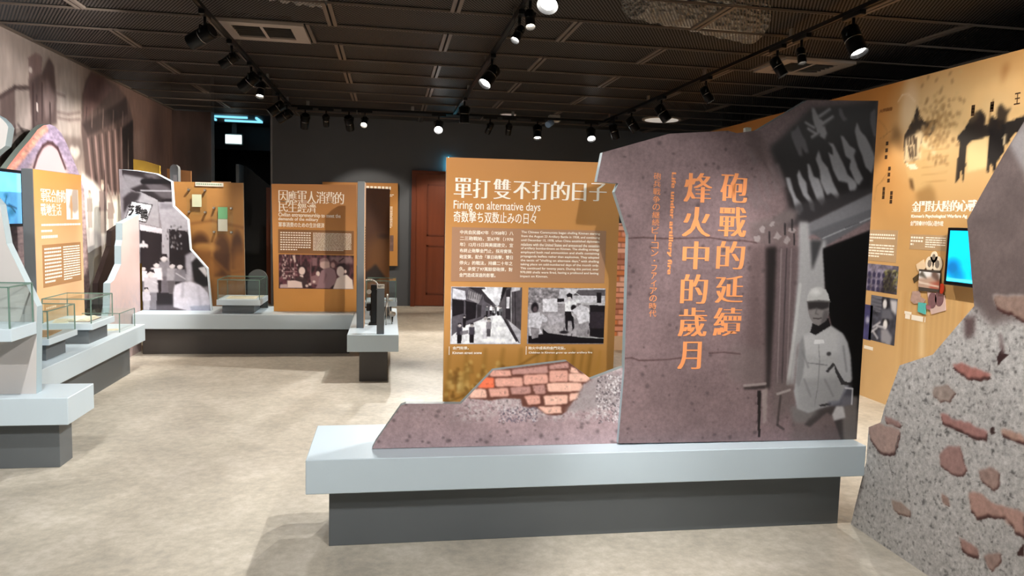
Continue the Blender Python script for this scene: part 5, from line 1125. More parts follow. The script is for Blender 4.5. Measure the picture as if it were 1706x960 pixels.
lettering('title_lettering', 'Y', 8.019, spread('因應軍人消費的', A[0]) + spread('民生經濟', A[1]), WHITE, mp_, bold=.0035, serif=True)
lettering('english_lettering', 'Y', 8.019, [('Civilian entrepreneurship to meet the', A[2]), ('demands of the military', A[3])], WHITE, mp_, bold=.001)
lettering('japanese_lettering', 'Y', 8.019, [('軍事消費のための生計経済', A[4])], WHITE, mp_, bold=.001)
prism('text_block', 'Y', 8.0188, 8.02, rect(A[5][0], A[5][2], A[5][1], A[5][3]), mat('brown_print3', (.56, .38, .22), .5, noise=.02), mp_)
greek('chinese_text', 'Y', 8.0185, A[6], 8, WHITE, mp_, 12, .5, .55, False); greek('english_text', 'Y', 8.0185, A[7], 15, WHITE, mp_, 13, .5, .8)
PR = boxes_from([(-1.137,0.662),(-0.367,1.022)])[0]
def counter(p):
    S5 = (.20, .11, .13); L5 = (.93, .84, .82); M5 = (.60, .45, .47); p.im[..., :3] = (.30, .17, .20); p.mul(1 + .9 * p.noise(.05, 4, 7, .5, 1)); q = p.poly
    X = lambda x, y: (PR[0] + (x - 120) / 1455 * (PR[2] - PR[0]), PR[3] - (y - 75) / 640 * (PR[3] - PR[1])); Q = lambda *a: [X(*b) for b in a]
    for a in (180, 345, 420, 545, 720, 740): p.line(Q((a, 80), (a + 5, 540)), .006, M5, .7)
    for a in (330, 400, 470): p.line(Q((190, a), (470, a)), .006, (.80, .68, .68), .7)
    rg = random.Random(4)
    for _ in range(60): p.ell(X(rg.uniform(130, 480), rg.uniform(90, 520)), .008, .012, rg.choice([L5, M5, S5]), .8, .4)
    q(Q((380, 90), (430, 90), (450, 200), (430, 230), (400, 170)), L5, .9, .003); q(Q((755, 130), (860, 130), (860, 280), (760, 280)), M5, .8, .005)
    q(Q((1100, 100), (1540, 100), (1560, 230), (1120, 220)), (.66, .55, .56), .7, .01); p.line(Q((1290, 190), (1370, 130)), .012, S5, .9)
    q(Q((470, 320), (540, 270), (640, 290), (680, 400), (620, 480), (490, 420)), S5, 1, .003); p.ell(X(565, 380), .033, .042, L5, 1, .15); q(Q((520, 460), (590, 460), (590, 540), (540, 520)), L5, 1, .003); q(Q((440, 520), (520, 480), (640, 520), (720, 700), (440, 700)), (.25, .18, .19), .9, .004)
    q(Q((285, 565), (430, 560), (560, 590), (580, 700), (285, 700)), L5, 1, .003); q(Q((150, 640), (280, 630), (290, 705), (140, 705)), (.85, .75, .74), .9, .004)
    q(Q((830, 340), (920, 330), (960, 380), (850, 400)), S5, 1, .004); p.ell(X(875, 430), .02, .028, L5, 1, .2); q(Q((740, 480), (850, 450), (930, 520), (880, 640), (730, 620)), M5, .9, .004)
    q(Q((940, 370), (1010, 330), (1120, 310), (1200, 350), (1240, 480), (1200, 620), (1100, 705), (830, 705), (880, 600), (900, 480)), (.60, .47, .50), 1, .003); q(Q((1030, 400), (1050, 450), (1000, 620), (980, 600)), (.47, .34, .37), .7, .006)
    q(Q((910, 250), (930, 160), (990, 130), (1050, 140), (1100, 210), (1110, 310), (980, 340), (920, 300)), (.80, .68, .66), 1, .003); q(Q((900, 180), (960, 130), (1050, 130), (1090, 200), (1000, 190), (930, 210)), (.55, .42, .42), .9, .006)
    q(Q((1110, 200), (1180, 150), (1240, 200), (1250, 260), (1180, 330), (1130, 280)), (.35, .22, .24), 1, .003); p.ell(X(1165, 265), .022, .03, (.74, .58, .57), 1, .3)
    q(Q((1230, 300), (1270, 250), (1380, 220), (1480, 280), (1500, 420), (1460, 480), (1300, 300)), S5, 1, .004); p.ell(X(1315, 380), .040, .056, (1, .92, .90), 1, .12); p.ell(X(1410, 380), .012, .02, (1, .9, .88), 1, .2)
    q(Q((1240, 520), (1340, 450), (1440, 440), (1550, 540), (1572, 712), (1170, 712)), (1, .93, .90), 1, .003)
    for a in ((660, 660), (720, 630), (800, 580)): p.ell(X(*a), .015, .014, L5, .9, .3)
    p.im[:] = np.clip(p.im, 0, 1)
pic('counter_photograph', 'Y', 8.0185, (PR[0], PR[2], PR[1], PR[3]), 420, counter, mp_, .0065, label='brownish old photograph of people at a shop counter')

# ---- narrow plinth: wall ends, artefacts, glass case, panels behind
w1_ = thing('narrow_partition', 'narrow grey partition end rising from the middle plinth beside the orange panel', 'partition')
box('partition_body', -.285, -.2215, 6.84, 7.18, .42, 1.755, GREY, w1_, .002)
prism('side_print', 'X', -.2195, -.2215, rect(6.845, 7.175, .42, 1.75), mat('peach_print', (.84, .68, .54), .5, noise=.15, nscale=12), w1_)
greek('side_writing', 'X', -.2195, (6.9, .95, 7.1, 1.35), 16, DARKINK, w1_, 4, .5, 1, d=1)
w2_ = thing('label_post', 'short grey post with a small white label on top, front of the middle plinth', 'post')
box('post_body', -.098, -.034, 6.49, 6.53, .42, .835, GREY, w2_, .002)
prism('label_plate', 'Y', 6.482, 6.49, rect(-.098, -.034, .822, .858), mat('white_plate', (.88, .86, .82), .5, noise=.02), w2_); greek('label_writing', 'Y', 6.482, (-.09, .83, -.042, .85), 2, DARKINK, w2_, 3)
t = thing('field_telephone_stand', 'tall black instrument with a curved pale handle beside the grey label post', 'artefact')
box('column', -.165, -.105, 7.06, 7.14, .42, .80, BLACK, t, .008); box('side_box', -.205, -.165, 7.07, 7.13, .55, .62, BLACK, t, .006)
bm = bmesh.new()
pt = [Vector((-.165 + .07 * math.sin(a), 7.05, .80 + .05 * math.cos(a) - .01 * a)) for a in np.linspace(-.9, 2.1, 9)]
for a, b in zip(pt, pt[1:]): cyl_bm(bm, a, b, .007, None, 8)
bm_obj('curved_handle', bm, STEEL, t, True); cyl('dial', (-.18, 7.04, .735), (-.18, 7.06, .735), .022, STEEL, t); box('foot', -.18, -.09, 7.03, 7.16, .42, .435, BLACK, t, .003)
t = thing('metal_tripod', 'small metal tripod instrument standing right of the grey label post', 'artefact')
c0 = Vector((-.01, 7.1, .66))
for a in (0.3, 2.4, 4.5): cyl('leg', tuple(c0), (c0.x + .05 * math.cos(a), c0.y + .07 * math.sin(a), .42), .005, STEEL, t, seg=8)
bm = bmesh.new(); cyl_bm(bm, c0 + Vector((0, 0, -.02)), c0 + Vector((0, 0, .05)), .014, .010, 12); bm_obj('head', bm, STEEL, t)
bm = bmesh.new(); bmesh.ops.create_uvsphere(bm, u_segments=16, v_segments=10, radius=.035, matrix=Matrix.Translation((.04, 7.25, .50)) @ Matrix.Scale(.8, 4, (0, 0, 1))); bm_obj('drum', bm, mat('pale_metal', (.7, .68, .64), .4, metal=.4, noise=.1), t, True)
cyl('drum_stem', (.04, 7.25, .42), (.04, 7.25, .48), .008, BLACK, t, seg=8)
case('glass show case with small objects at the rear of the narrow middle plinth', -.235, .088, 7.62, 8.02, .525, .575, .79, (-.19, .035, 7.70, 7.95, .42, .525))
t = thing('small_medal', 'small round object in the rear glass case on the middle plinth', 'artefact'); cyl('disc', (-.16, 7.75, .60), (-.16, 7.765, .60), .022, STEEL, t); box('stand', -.175, -.145, 7.74, 7.775, .575, .583, BLACK, t, 0)
sheet('small grey booklet in the rear glass case on the middle plinth', .0, 7.75, .09, .07, .575, .1, 2)
PD = rect(-.27, .010, .42, 1.758)
PD = [(-.272, 1.762), (.004, 1.757), (.012, 0), (-.262, 0)]
p = Paint(*bb(PD), 120, (.36, .20, .10)); p.mul(1 + .12 * p.noise(.3, 4, 14)); p.poly([(-.27, .42), (.02, .42), (.02, 1.15), (-.1, 1.25), (-.27, 1.1)], (.52, .33, .14), .8, .06); p.poly([(-.26, .80), (-.15, .90), (-.03, .74), (-.2, .70), (-.27, .70)], (.14, .09, .07), .9, .012); p.ell((-.06, 1.22), .06, .03, (.25, .14, .08), .7, .6)
db = thing('information_panel', 'narrow dark brown sepia panel behind the rear glass case', 'information panel'); prism('panel_body', 'Y', 8.601, 8.63, PD, mat('brown_edge', (.50, .33, .18), .5, noise=.02), db); skin('printed_face', 'Y', 8.60, PD, p, .016, print_mat('panel_print'), db)
P5 = [(-1.041, 1.957), (.130, 1.975), (.140, .655), (-1.02, .65)]
p = Paint(*bb(P5), 60); ochre(p, (.70, .48, .24), (.76, .55, .30), (.80, .58, .32), 5)
ob = thing('information_panel', 'orange panel hanging on the far dark wall left of the wooden door', 'information panel'); prism('panel_body', 'Y', 12.011, 12.065, P5, mat('brown_edge', (.50, .33, .18)), ob); skin('printed_face', 'Y', 12.01, P5, p, .03, print_mat('panel_print'), ob)
A = boxes_from([(-0.364,1.868),(0.019,1.926),(0.003,1.756),(0.068,1.800),(0.009,1.256),(0.050,1.605),(0.013,0.891),(0.071,1.145)])
lettering('title_lettering', 'Y', 12.009, spread('金門戰地政務', A[0]), WHITE, ob, bold=.004) if False else greek('title_lettering', 'Y', 12.009, A[0], 1, WHITE, ob, 9, .9, 1, False)
greek('english_lettering', 'Y', 12.009, A[1], 2, WHITE, ob, 8, .6); greek('body_text', 'Y', 12.009, A[2], 14, WHITE, ob, 2, .5)
prism('small_picture', 'Y', 12.008, 12.010, rect(A[3][0], A[3][2], A[3][1], A[3][3]), mat('picture_print', (.48, .38, .36), .5, noise=.6, nscale=14), ob)
# brick-print board glimpsed in the gap between the title panel and the tall board
bg = thing('exhibition_board', 'brick-print board glimpsed in the slit between the orange title panel and the tall board', 'display board')
RB = [(2.378,1.437),(2.742,1.447),(2.799,0.163),(2.429,0.163)]
p = Paint(*bb(RB), 200, (.55, .30, .18)); x0_, x1_, z0_, z1_ = bb(RB); k = 0; z = z0_
while z < z1_:
    x = x0_ - (.1 if k % 2 else 0)
    while x < x1_: p.poly(rect(x, x + .19, z, z + .05), random.choice([(.92, .62, .50), (.95, .72, .62), (.88, .52, .30), (.75, .48, .38)]), 1, .002); x += .2
    z += .063; k += 1
prism('board_body', 'Y', 8.001, 8.03, RB[:2] + [(RB[2][0], 0), (RB[3][0], 0)], mat('pale_peach_board', (.86, .72, .58)), bg); skin('printed_face', 'Y', 8.0, RB, p, .012, print_mat('panel_print'), bg)

# ================================================================== right side: long orange wall
RW = [(3.0, 0), (3.0, 2.655), (10.0, 2.655), (10.0, 0)]
RW = rect(3.0, 10.0, 0, 2.655)
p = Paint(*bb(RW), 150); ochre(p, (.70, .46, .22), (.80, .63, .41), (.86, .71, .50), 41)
Q = p.poly; DI = (.16, .11, .09); CR = (.93, .83, .66)
p.ell([(5.247,2.337)][0], .30, .33, (.80, .70, .55), .75, .7); p.ell([(4.559,2.236)][0], .5, .45, (.84, .72, .53), .8, .8)
p.ell([(5.019,2.139)][0], .35, .4, (.84, .72, .52), .7, .8)
p.ell([(5.423,2.437)][0], .09, .22, (.90, .82, .70), .55, .5)
# balloon and hill on the far left of the wall picture
p.line([(5.555,2.495),(5.511,2.540),(5.434,2.534),(5.352,2.464)], .012, (.93, .86, .75), .5, .8)
Q([(5.594,2.316),(5.558,2.299),(5.453,2.196),(5.440,2.078),(5.522,2.111),(5.601,2.198)], (.40, .29, .17), .6, .03)
# pagoda
Q([(5.336,2.405),(5.326,2.429),(5.308,2.401),(5.294,2.356),(5.234,2.298),(5.189,2.292),(5.120,2.296),(5.095,2.220),(5.159,2.178),(5.230,2.185),(5.255,2.088),(5.250,2.012),(5.300,2.003),(5.421,1.992),(5.450,2.131),(5.451,2.209),(5.404,2.268),(5.356,2.339)], (.20, .17, .15), .95, .006)
Q([(5.432,2.181),(5.359,2.199),(5.262,2.233),(5.242,2.212),(5.249,2.112),(5.238,2.011),(5.393,1.997),(5.431,2.000)], CR, .85, .008)
for q in ([(5.404,2.178),(5.399,2.139)], [(5.373,2.185),(5.367,2.136)], [(5.340,2.191),(5.330,2.139)], [(5.387,2.112),(5.359,2.033)], [(5.349,2.109),(5.331,2.031)], [(5.310,2.169),(5.301,2.041)]): p.line(q, .022, DI, .85, .5)
Q([(5.244,2.149),(5.174,2.155),(5.076,2.047),(5.098,2.019),(5.148,2.078),(5.229,2.098)], (.86, .78, .62), .9, .01); Q([(5.258,2.276),(5.221,2.259),(5.227,2.160),(5.255,2.163)], (.80, .70, .54), .8, .01)
rg = random.Random(3); tc_ = [(5.077,2.363)][0]
for _ in range(240): p.ell((tc_[0] + rg.gauss(0, .11), tc_[1] + rg.gauss(-.10, .13)), .020, .014, rg.choice([(.55, .42, .26), (.66, .53, .35), (.76, .64, .45), (.46, .35, .22)]), .45, .4, rg.uniform(0, 3))
Q([(5.420,1.979),(5.174,1.994),(5.063,1.777),(5.272,1.747),(5.360,1.866)], (.80, .66, .45), .9, .01); Q([(5.272,1.747),(5.118,1.807),(5.060,1.753),(5.032,1.654),(5.226,1.657)], (.60, .46, .28), .8, .02)
Q([(5.410,1.983),(5.306,1.972),(5.256,1.930),(5.349,1.936)], (.93, .88, .78), .9, .006); Q([(5.360,1.866),(5.311,1.851),(5.283,1.760),(5.332,1.788)], (.34, .24, .14), .8, .01)
for k in range(5): p.line([(a[0], a[1] - k * .06) for a in [(5.216,2.059),(4.946,2.072)]], .01, (.70, .55, .35), .6, .6)
# people releasing something at a table, dark boat shape, smoke
Q([(4.881,2.137),(4.817,2.188),(4.764,2.262),(4.728,2.275),(4.714,2.211),(4.640,2.202),(4.552,2.180),(4.545,2.113),(4.731,2.099),(4.781,2.069),(4.819,2.072),(4.844,2.086)], (.13, .115, .11), .95, .006)
Q([(4.844,2.086),(4.776,2.068),(4.773,1.929),(4.776,1.813),(4.797,1.814),(4.804,1.931),(4.830,1.816),(4.857,1.811),(4.859,1.935)], (.15, .13, .12), .95, .005)
Q([(4.745,2.088),(4.594,2.113),(4.571,1.899),(4.755,1.876),(4.774,2.045)], (.93, .80, .58), .95, .01)
Q([(4.588,2.184),(4.557,2.225),(4.474,2.214),(4.442,2.102),(4.443,1.994),(4.498,1.933),(4.498,1.867),(4.525,1.868),(4.541,1.947),(4.560,1.865),(4.575,1.871),(4.583,2.006)], (.10, .09, .095), .97, .005)
Q([(4.525,2.308),(4.500,2.326),(4.454,2.276),(4.415,2.282),(4.442,2.232),(4.446,2.146),(4.522,2.155),(4.534,2.266)], (.16, .13, .11), .9, .01)
for a in [(4.711,2.256),(4.683,2.263),(4.658,2.238),(4.569,2.204)]: p.ell(a, .03, .045, (.14, .12, .11), .95, .2)
for a in [(4.678,2.218)]: p.ell(a, .05, .05, (.16, .13, .12), .9, .3)
Q([(4.484,2.183),(4.406,2.200),(4.293,2.223),(4.206,2.221),(4.193,2.097),(4.371,2.116),(4.428,2.036),(4.460,2.083)], (.11, .10, .10), .95, .006)
Q([(4.442,2.232),(4.389,2.283),(4.337,2.281),(4.263,2.291),(4.213,2.284),(4.206,2.221),(4.305,2.222)], (.78, .64, .44), .95, .01)
Q([(4.461,2.093),(4.435,2.123),(4.435,2.037),(4.452,2.038)], CR, .8, .006)
Q([(4.517,2.589),(4.475,2.591),(4.459,2.566),(4.490,2.487),(4.512,2.436),(4.525,2.460),(4.514,2.523)], (.54, .34, .17), .6, .02)
p.line([(4.753,2.295),(4.708,2.424),(4.567,2.446),(4.407,2.451)], .09, (.86, .70, .48), .4, .9)
p.line([(4.598,2.208),(4.572,2.359)], .012, (.5, .36, .2), .7, .5)
# map lines
for q in ([(5.787,2.380),(5.706,2.316),(5.658,2.257),(5.715,2.210)], [(5.590,2.276),(5.757,2.214)], [(5.617,1.892),(5.755,1.817),(5.763,1.693)], [(5.584,1.957),(5.696,1.856)]): p.line(q, .008, (.58, .43, .24), .7, .6)
for k in range(14): p.line([(5.35 - k * .055, .95), (5.33 - k * .055, .15)], .02, rg.choice([(.90, .76, .52), (.78, .58, .34)]), .35, .9)
p.line([(5.082,0.718),(5.064,0.491)], .05, (.97, .88, .70), .7, .9)
p.im[:] = np.clip(p.im, 0, 1)
rw = thing('orange_graphic_wall', 'long free-standing orange graphic wall on the right with sepia pagoda and figures', 'partition wall')
prism('wall_body', 'X', 4.0915, 4.20, RW, mat('dark_wall_cap', (.10, .09, .085), .6, noise=.05), rw); skin('printed_face', 'X', 4.090, RW, p, .014, print_mat('panel_print'), rw)
def bx2(pts): return [(a[0], min(a[1], b[1]), b[0], max(a[1], b[1])) for a, b in zip(pts[::2], pts[1::2])]
def spread2(s, b, fill=.92): w = (b[2] - b[0]) / len(s); return [(ch, (b[0] + w * i, b[1], b[0] + w * (i + fill), b[3])) for i, ch in enumerate(s)]
A = bx2([(5.291,1.597),(4.716,1.679),(5.294,1.545),(4.718,1.575),(5.299,1.489),(4.941,1.525)])
A0 = A[0]; w = (A0[2] - A0[0]) / 7
lettering('title_lettering', 'X', 4.089, spread2('金門對大陸的心戰', (A0[0], A0[1], A0[0] + 8 * w, A0[3])), WHITE, rw, bold=.006, serif=True)
lettering('english_lettering', 'X', 4.089, [("Kinmen's Psychological Warfare Ag", A[1])], WHITE, rw, bold=.002)
lettering('japanese_lettering', 'X', 4.089, spread2('金門発・対中国心理作戦', A[2]), WHITE, rw, bold=.001)
TBW = mat('taupe_print', (.72, .60, .46), .5, noise=.02)
for b4, cn, en in ((bx2([(5.844,1.182),(5.436,1.447)])[0], bx2([(5.834,1.339),(5.466,1.417)])[0], bx2([(5.833,1.209),(5.468,1.327)])[0]), (bx2([(5.288,1.302),(4.885,1.420)])[0], bx2([(5.279,1.327),(5.139,1.406)])[0], bx2([(5.115,1.318),(4.903,1.405)])[0])):
    prism('text_block', 'X', 4.0885, 4.090, [(b4[0], b4[1]), (b4[2], b4[1]), (b4[2], b4[3]), (b4[0], b4[3])], TBW, rw)
    greek('chinese_text', 'X', 4.0882, cn, 3, WHITE, rw, 5, .55, .25, False, d=-1); greek('english_text', 'X', 4.0882, en, 5, WHITE, rw, 6, .5, .5, True, d=-1)
for q in ([(5.654,2.183),(5.635,2.014)], [(5.602,1.972),(5.589,1.824)], [(5.653,1.806),(5.648,1.704)], [(5.553,1.769),(5.547,1.662)], [(4.747,2.351),(4.739,2.282)], [(4.578,2.349),(4.572,2.293)]):
    (a, b) = q; n = max(3, int((a[1] - b[1]) / .055)); V, F = [], []
    for i in range(n):
        z = a[1] + (b[1] - a[1]) * i / n; k = len(V); V += [P3('X', 4.0895, a[0] + .016, z), P3('X', 4.0895, a[0] - .016, z), P3('X', 4.0895, a[0] - .016, z - .032), P3('X', 4.0895, a[0] + .016, z - .032)]; F.append((k, k + 1, k + 2, k + 3))
    obj('map_writing', V, F, DARKINK, rw)
A = bx2([(5.782,2.434),(5.616,2.462),(4.393,2.300),(4.347,2.375)]); lettering('old_characters', 'X', 4.089, spread2('大洋嶼傳', A[0]), mat('sepia_ink', (.55, .36, .18), .5, noise=.02), rw, bold=.003)
lettering('large_character', 'X', 4.089, [('王', A[1])], DARKINK, rw, bold=.0015)
G = bb([(5.803,1.156),(5.396,0.924)])
def cells(p):
    p.im[..., :3] = (.48, .46, .54); p.mul(1 + .5 * p.noise(.03, 3, 3)); u0, u1, v0, v1 = G
    for i in range(4):
        for j in range(4): p.ell((u1 - .045 - i * .062, v1 - .09 - j * .062), .022, .026, (.22, .21, .33), .95, .25)
    rg = random.Random(4)
    for _ in range(170): p.ell((rg.uniform(u0, u0 + .17), rg.uniform(v0 + .02, v1 - .04)), .009, .009, rg.choice([(.66, .65, .42), (.50, .50, .32), (.24, .23, .22)]), .8, .4)
    p.poly([(u0, v0), (u1 - .2, v0), (u0 + .16, v0 + .14), (u0 + .10, v0 + .22)], (.14, .13, .14), .7, .02)
pic('wall_photograph', 'X', 4.0885, G, 220, cells, rw, .01, label='grey photograph of round wall openings and foliage')
G2 = bb([(5.713,0.891),(5.379,0.505)])
def talk(p):
    u0, u1, v0, v1 = G2; X = lambda x, y: (u1 - (x - 118) / 202 * (u1 - u0), v1 - (y - 380) / 455 * (v1 - v0)); Z = lambda *a: [X(*b) for b in a]
    p.im[..., :3] = (.24, .25, .30); p.mul(1 + .5 * p.noise(.04, 3, 6)); q = p.poly
    q(Z((120, 380), (205, 385), (200, 540), (118, 530)), (.44, .45, .5), .9); q(Z((265, 395), (320, 400), (318, 540), (280, 500)), (.85, .85, .88), .9, .01)
    for k in range(4): p.line(Z((125, 410 + k * 35), (200, 415 + k * 35)), .008, (.2, .2, .25), .8)
    q(Z((200, 400), (250, 390), (262, 440), (250, 500), (210, 480)), (.12, .12, .15), 1, .005); p.ell(X(228, 450), .025, .04, (.88, .88, .90), 1, .2); q(Z((205, 500), (270, 490), (300, 580), (210, 620)), (.42, .43, .48), .9, .01)
    q(Z((215, 600), (265, 590), (275, 640), (225, 660)), (.08, .08, .10), 1, .005); p.ell(X(242, 650), .027, .042, (.93, .93, .94), 1, .2); q(Z((210, 700), (260, 690), (300, 760), (290, 840), (220, 830)), (.62, .62, .66), .95, .01)
    for a in ((150, 700, 200, 640), (130, 760, 180, 700), (180, 680, 240, 680), (150, 740, 190, 800)): p.line(Z((a[0], a[1]), (a[2], a[3])), .02, (.80, .80, .84), .85, .5)
pic('wall_photograph', 'X', 4.0885, G2, 220, talk, rw, .01, label='tall bluish photograph of two people talking at equipment')
G3 = bb([(5.838,0.801),(5.680,0.498)])
def blue(p):
    u0, u1, v0, v1 = G3; p.im[..., :3] = (.27, .27, .46); p.mul(1 + .35 * p.noise(.08, 3, 5)); p.ell((u0 + .06, (v0 + v1) / 2 + .02), .025, .03, (.8, .8, .9), .8, .4)
pic('wall_photograph', 'X', 4.0885, G3, 120, blue, rw, .015, label='dark blue photograph beside the tall bluish one')
lettering_b = bx2([(5.288,0.779),(5.207,0.810),(5.277,0.737),(5.049,0.795),(5.762,0.411),(5.633,0.453)])
for i, b in enumerate(lettering_b): greek('caption_lettering', 'X', 4.089, b, 1, WHITE, rw, 20 + i, .7, 1, d=-1)
# collage of leaflets pinned on the wall
def flyer(nm, pts, m, c=4.084, th=.004): return prism(nm, 'X', c, c + th, pts, m, rw)
flyer('leaflet', [(5.194,1.184),(5.116,1.229),(5.083,1.167),(5.141,1.119),(5.174,1.143)], mat('pale_leaflet', (.93, .82, .68), .6, noise=.04))
flyer('leaflet', [(5.220,1.073),(5.142,1.127),(5.129,1.089),(5.200,1.036)], mat('dark_leaflet', (.30, .24, .15), .6, noise=.1))
for c_, r in (([(5.044,1.202)][0], .042), ([(4.964,1.202)][0], .046), ([(5.004,1.253)][0], .034)):
    flyer('round_sticker', [(c_[0] + r * 1.1 * math.cos(a), c_[1] + r * 1.3 * math.sin(a)) for a in np.linspace(0, 6.283, 17)[:-1]], mat('cream_sticker', (.95, .89, .80), .6, noise=.03), 4.082); flyer('sticker_mark', [(c_[0] + r * .5 * math.cos(a), c_[1] + r * .7 * math.sin(a)) for a in np.linspace(0, 6.283, 9)[:-1]], mat('grey_mark', (.50, .46, .42), .6, noise=.3, nscale=60), 4.0805, .002)
G4 = bb([(5.148,1.148),(4.912,1.002)])
def beach(p):
    u0, u1, v0, v1 = G4; p.im[..., :3] = (.96, .96, .97); p.poly([(u0, v0), (u1, v0), (u1, v0 + .075), (u0 + .1, v0 + .10), (u0, v0 + .06)], (.75, .62, .55), .95, .01); p.poly([(u0, v0 + .05), (u0 + .10, v0 + .10), (u0 + .09, v0 + .16), (u0 + .02, v0 + .12)], (.40, .30, .26), .9, .01); p.poly([(u0 + .14, v0 + .08), (u0 + .20, v0 + .14), (u0 + .24, v0 + .10)], (.35, .32, .28), .9, .006); p.poly([(u0, v0), (u0 + .1, v0), (u0 + .12, v0 + .05), (u0, v0 + .08)], (.70, .35, .28), .8, .01); p.line([(u0, v0 + .03), (u1, v0 + .05)], .012, (.95, .90, .85), .9, .5)
prism('leaflet', 'X', 4.078, 4.082, [(5.150,1.151),(4.924,1.156),(4.913,0.995),(5.137,0.983)], mat('thin_dark_frame', (.30, .27, .25), .5, noise=.02), rw)
pic('leaflet_picture', 'X', 4.077, (G4[0] + .008, G4[1] - .006, G4[2] + .012, G4[3] - .012), 250, beach, rw, .009)
flyer('leaflet', [(5.047,0.987),(4.864,0.976),(4.844,0.865),(4.986,0.816),(5.023,0.885)], mat('lilac_leaflet', (.84, .73, .70), .6, noise=.03))
for c_ in [(4.986,0.924),(4.916,0.949)]: flyer('round_stamp', [(c_[0] + .045 * math.cos(a), c_[1] + .062 * math.sin(a)) for a in np.linspace(0, 6.283, 17)[:-1]], mat('plum_stamp', (.50, .36, .38), .6, noise=.3, nscale=50), 4.082, .002)
flyer('leaflet', [(5.209,0.971),(5.132,0.983),(5.114,0.936),(5.064,0.924),(5.073,0.897),(5.127,0.886),(5.183,0.875),(5.226,0.897)], mat('mixed_leaflet', (.72, .60, .56), .6, noise=.3, nscale=40), 4.083)
flyer('leaflet', [(5.134,0.892),(5.048,0.895),(5.046,0.808),(5.132,0.819)], mat('turquoise_leaflet', (.35, .74, .72), .6, noise=.1, nscale=40), 4.081)
c_ = [(4.898,1.023)][0]; flyer('red_seal', [(c_[0] + .026 * math.cos(a), c_[1] + .04 * math.sin(a)) for a in np.linspace(0, 6.283, 13)[:-1]], mat('red_seal', (.88, .28, .16), .5, noise=.05), 4.080, .002)
flyer('leaflet', [(5.047,0.883),(4.999,0.880),(5.001,0.849),(5.041,0.853)], mat('mauve_leaflet', (.66, .42, .46), .6, noise=.2, nscale=50), 4.080)
# screen
q = bb([(4.819,1.475),(4.809,1.062)]); y1 = [(4.813,1.256)][0][0]; z1 = [(4.819,1.479)][0][1]; z0 = [(4.809,1.062)][0][1]
rs = thing('wall_screen', 'cyan lit video screen on the orange wall, half hidden by the torn board', 'screen')
box('screen_housing', 4.02, 4.07, y1 - .72, y1, z0, z1, SCREENB, rs, .004); box('wall_bracket', 4.07, 4.089, y1 - .5, y1 - .2, z0 + .1, z1 - .1, BLACK, rs, 0)
SR = (y1 - .70, y1 - .028, z0 + .028, z1 - .022)
def sea(p):
    p.im[..., :3] = (.05, .72, .93); p.mul(1 + .08 * p.noise(.15, 3, 3)); u0, u1, v0, v1 = SR
    p.ell((u1 - .05, v0 + .10), .07, .06, (.05, .30, .55), .8, .5); p.ell((u1 - .11, v0 + .04), .06, .05, (.05, .40, .60), .7, .5); p.ell((u1 - .27, v0 + .08), .04, .06, (.05, .35, .55), .8, .5); p.line([(u0, v0 + .012), (u1, v0 + .012)], .02, (.5, .9, .98), .6)
pic('screen_picture', 'X', 4.019, SR, 160, sea, rs, .012, m=print_mat('screen_print', .3, emit=1.3))
br_ = [(1.641,1.900)][0]
tag(box('board_bracket', br_[0] - .014, br_[0] + .014, 3.2565, 3.285, br_[1] - .05, br_[1] + .006, mat('pale_bracket', (.75, .74, .68), .5, noise=.03), bevel=.003), 'small pale bracket on the top edge of the tall mauve board', 'bracket')

# ------------------------------------------------------------------ tracks and spotlights
def track(label, x0, x1, y0, y1, drop=True):
    t = thing('lighting_track', label, 'track', 'lighting tracks')
    z0, z1 = 2.875, 2.905
    if y1 - y0 > x1 - x0:
        c = (x0 + x1) / 2
        boxes('track_rail', [(c - .018, c + .018, y0, y1, z0 + .004, z1), (c - .020, c - .012, y0, y1, z0, z0 + .006), (c + .012, c + .020, y0, y1, z0, z0 + .006)], BLACK, t)
        for k, y in enumerate(np.arange(max(y0, 3.6) + .2, y1, 1.6)): box('hanger_clip', c - .012, c + .012, y - .02, y + .02, z1, CZ, STEEL, t, 0)
    else:
        c = (y0 + y1) / 2
        boxes('track_rail', [(x0, x1, c - .018, c + .018, z0 + .004, z1), (x0, x1, c - .020, c - .012, z0, z0 + .006), (x0, x1, c + .012, c + .020, z0, z0 + .006)], BLACK, t)
        for x in np.arange(x0 + .4, x1, 1.4): box('hanger_clip', x - .02, x + .02, c - .012, c + .012, z1, CZ, STEEL, t, 0)
track('left lighting track running away from the camera', TRACK_X['left'] - .02, TRACK_X['left'] + .02, -1, 10.40)
track('middle lighting track running away from the camera to the cross track', TRACK_X['mid'] - .02, TRACK_X['mid'] + .02, -1, 10.40)
track('right lighting track over the mauve board', TRACK_X['right'] - .02, TRACK_X['right'] + .02, -1, 10.40)
track('cross track running left to right in front of the far dark wall', -1.5, 3.3, 10.43, 10.47)
GLOW = {}
def glow(col):
    k = tuple(col)
    if k not in GLOW: GLOW[k] = mat('lamp_lens_lit_%d' % len(GLOW), (1, .98, .95), .4, emit=col, es=30, noise=.01)
    return GLOW[k]
RINGM = mat('silver_ring', (.8, .8, .8), .25, metal=.9, noise=.02)
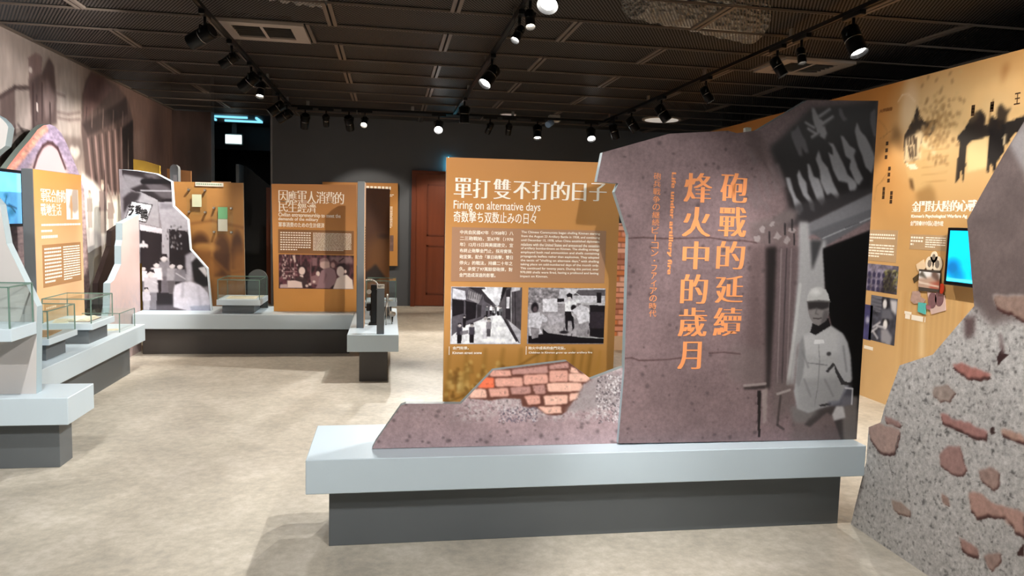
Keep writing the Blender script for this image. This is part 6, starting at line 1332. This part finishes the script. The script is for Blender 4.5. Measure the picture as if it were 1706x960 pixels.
def spot(tr, along, aim, W, cone, colr, label):
    small = 'small' in label or 'slim' in label
    x, y = (along, 10.45) if tr == 'back' else (TRACK_X[tr], along)
    t = thing('track_spotlight', label, 'spotlight', 'track spotlights')
    if tr == 'back': box('track_adapter', x - .10, x + .10, y - .022, y + .022, 2.845, 2.880, BLACK, t, .003)
    else: box('track_adapter', x - .022, x + .022, y - .10, y + .10, 2.845, 2.880, BLACK, t, .003)
    r, L = (.032, .11) if 'yellowish' in label else ((.042, .15) if small else (.058, .19))
    piv = Vector((x, y, 2.845 - .07)); d = (Vector(aim) - piv).normalized()
    cyl('stem', (x, y, 2.85), tuple(piv), .011, BLACK, t, seg=10)
    side = d.cross(Vector((0, 0, 1))); side = side.normalized() if side.length > .01 else Vector((1, 0, 0))
    a = piv - d * L * .30; b = piv + d * L * .70; off = Vector((0, 0, -r * .9)); a += off; b += off
    bm = bmesh.new(); cyl_bm(bm, a, b, r, r, 28, True); bmesh.ops.delete(bm, geom=[f for f in bm.faces if len(f.verts) > 4 and (f.calc_center_median() - b).length < .01], context='FACES_ONLY')
    cyl_bm(bm, a - d * .012, a, r * .82, r * .94, 28)
    cyl_bm(bm, b, b - d * .03, r, r * .80, 28, False)
    bm_obj('lamp_body', bm, BLACK, t)
    cyl('silver_band', a + d * L * .42, a + d * L * .435, r * 1.012, RINGM, t, seg=28)
    for s in (-1, 1):
        e = piv + side * s * r * 1.06
        bm = bmesh.new(); cyl_bm(bm, piv + side * s * .008, e, .006, None, 8); cyl_bm(bm, e, e + off, .006, None, 8); bm_obj('yoke_arm', bm, BLACK, t)
    lc = b - d * .028
    bm = bmesh.new(); cyl_bm(bm, lc, lc + d * .004, r * .80, r * .80, 28); bm_obj('lens', bm, glow(colr), t)
    ld = bpy.data.lights.new('spot', 'SPOT'); ld.energy = W; ld.color = colr; ld.spot_size = math.radians(cone); ld.spot_blend = .35; ld.shadow_soft_size = .028
    lo = bpy.data.objects.new('lamp_beam', ld); COL.objects.link(lo); lo.parent = t
    lo.location = lc + d * .012; lo.rotation_euler = d.to_track_quat('-Z', 'Y').to_euler()
    return t
for a in LAMPS: spot(*a)

# ------------------------------------------------------------------ give every thing its own origin at its base
bpy.context.view_layer.update()
def tree(o):
    r = [o]
    for c in o.children: r += tree(c)
    return r
done = set()
for o in [x for x in S.objects if x.parent is None and x.type in ('MESH', 'EMPTY')]:
    T = tree(o); pts = []
    if o is ceil: continue
    for q in T:
        if q.type == 'MESH': pts += [q.matrix_world @ Vector(c) for c in q.bound_box]
    if not pts or o.location.length > 1e-6: continue
    b = Vector((sum(max(f) + min(f) for f in [[p[0] for p in pts]]) / 2, sum(max(f) + min(f) for f in [[p[1] for p in pts]]) / 2, min(p[2] for p in pts)))
    for q in T:
        if q.type == 'MESH':
            if q.data.name not in done: q.data.transform(Matrix.Translation(-b)); done.add(q.data.name)
        elif q is not o: q.location = q.location - b
    o.location = b
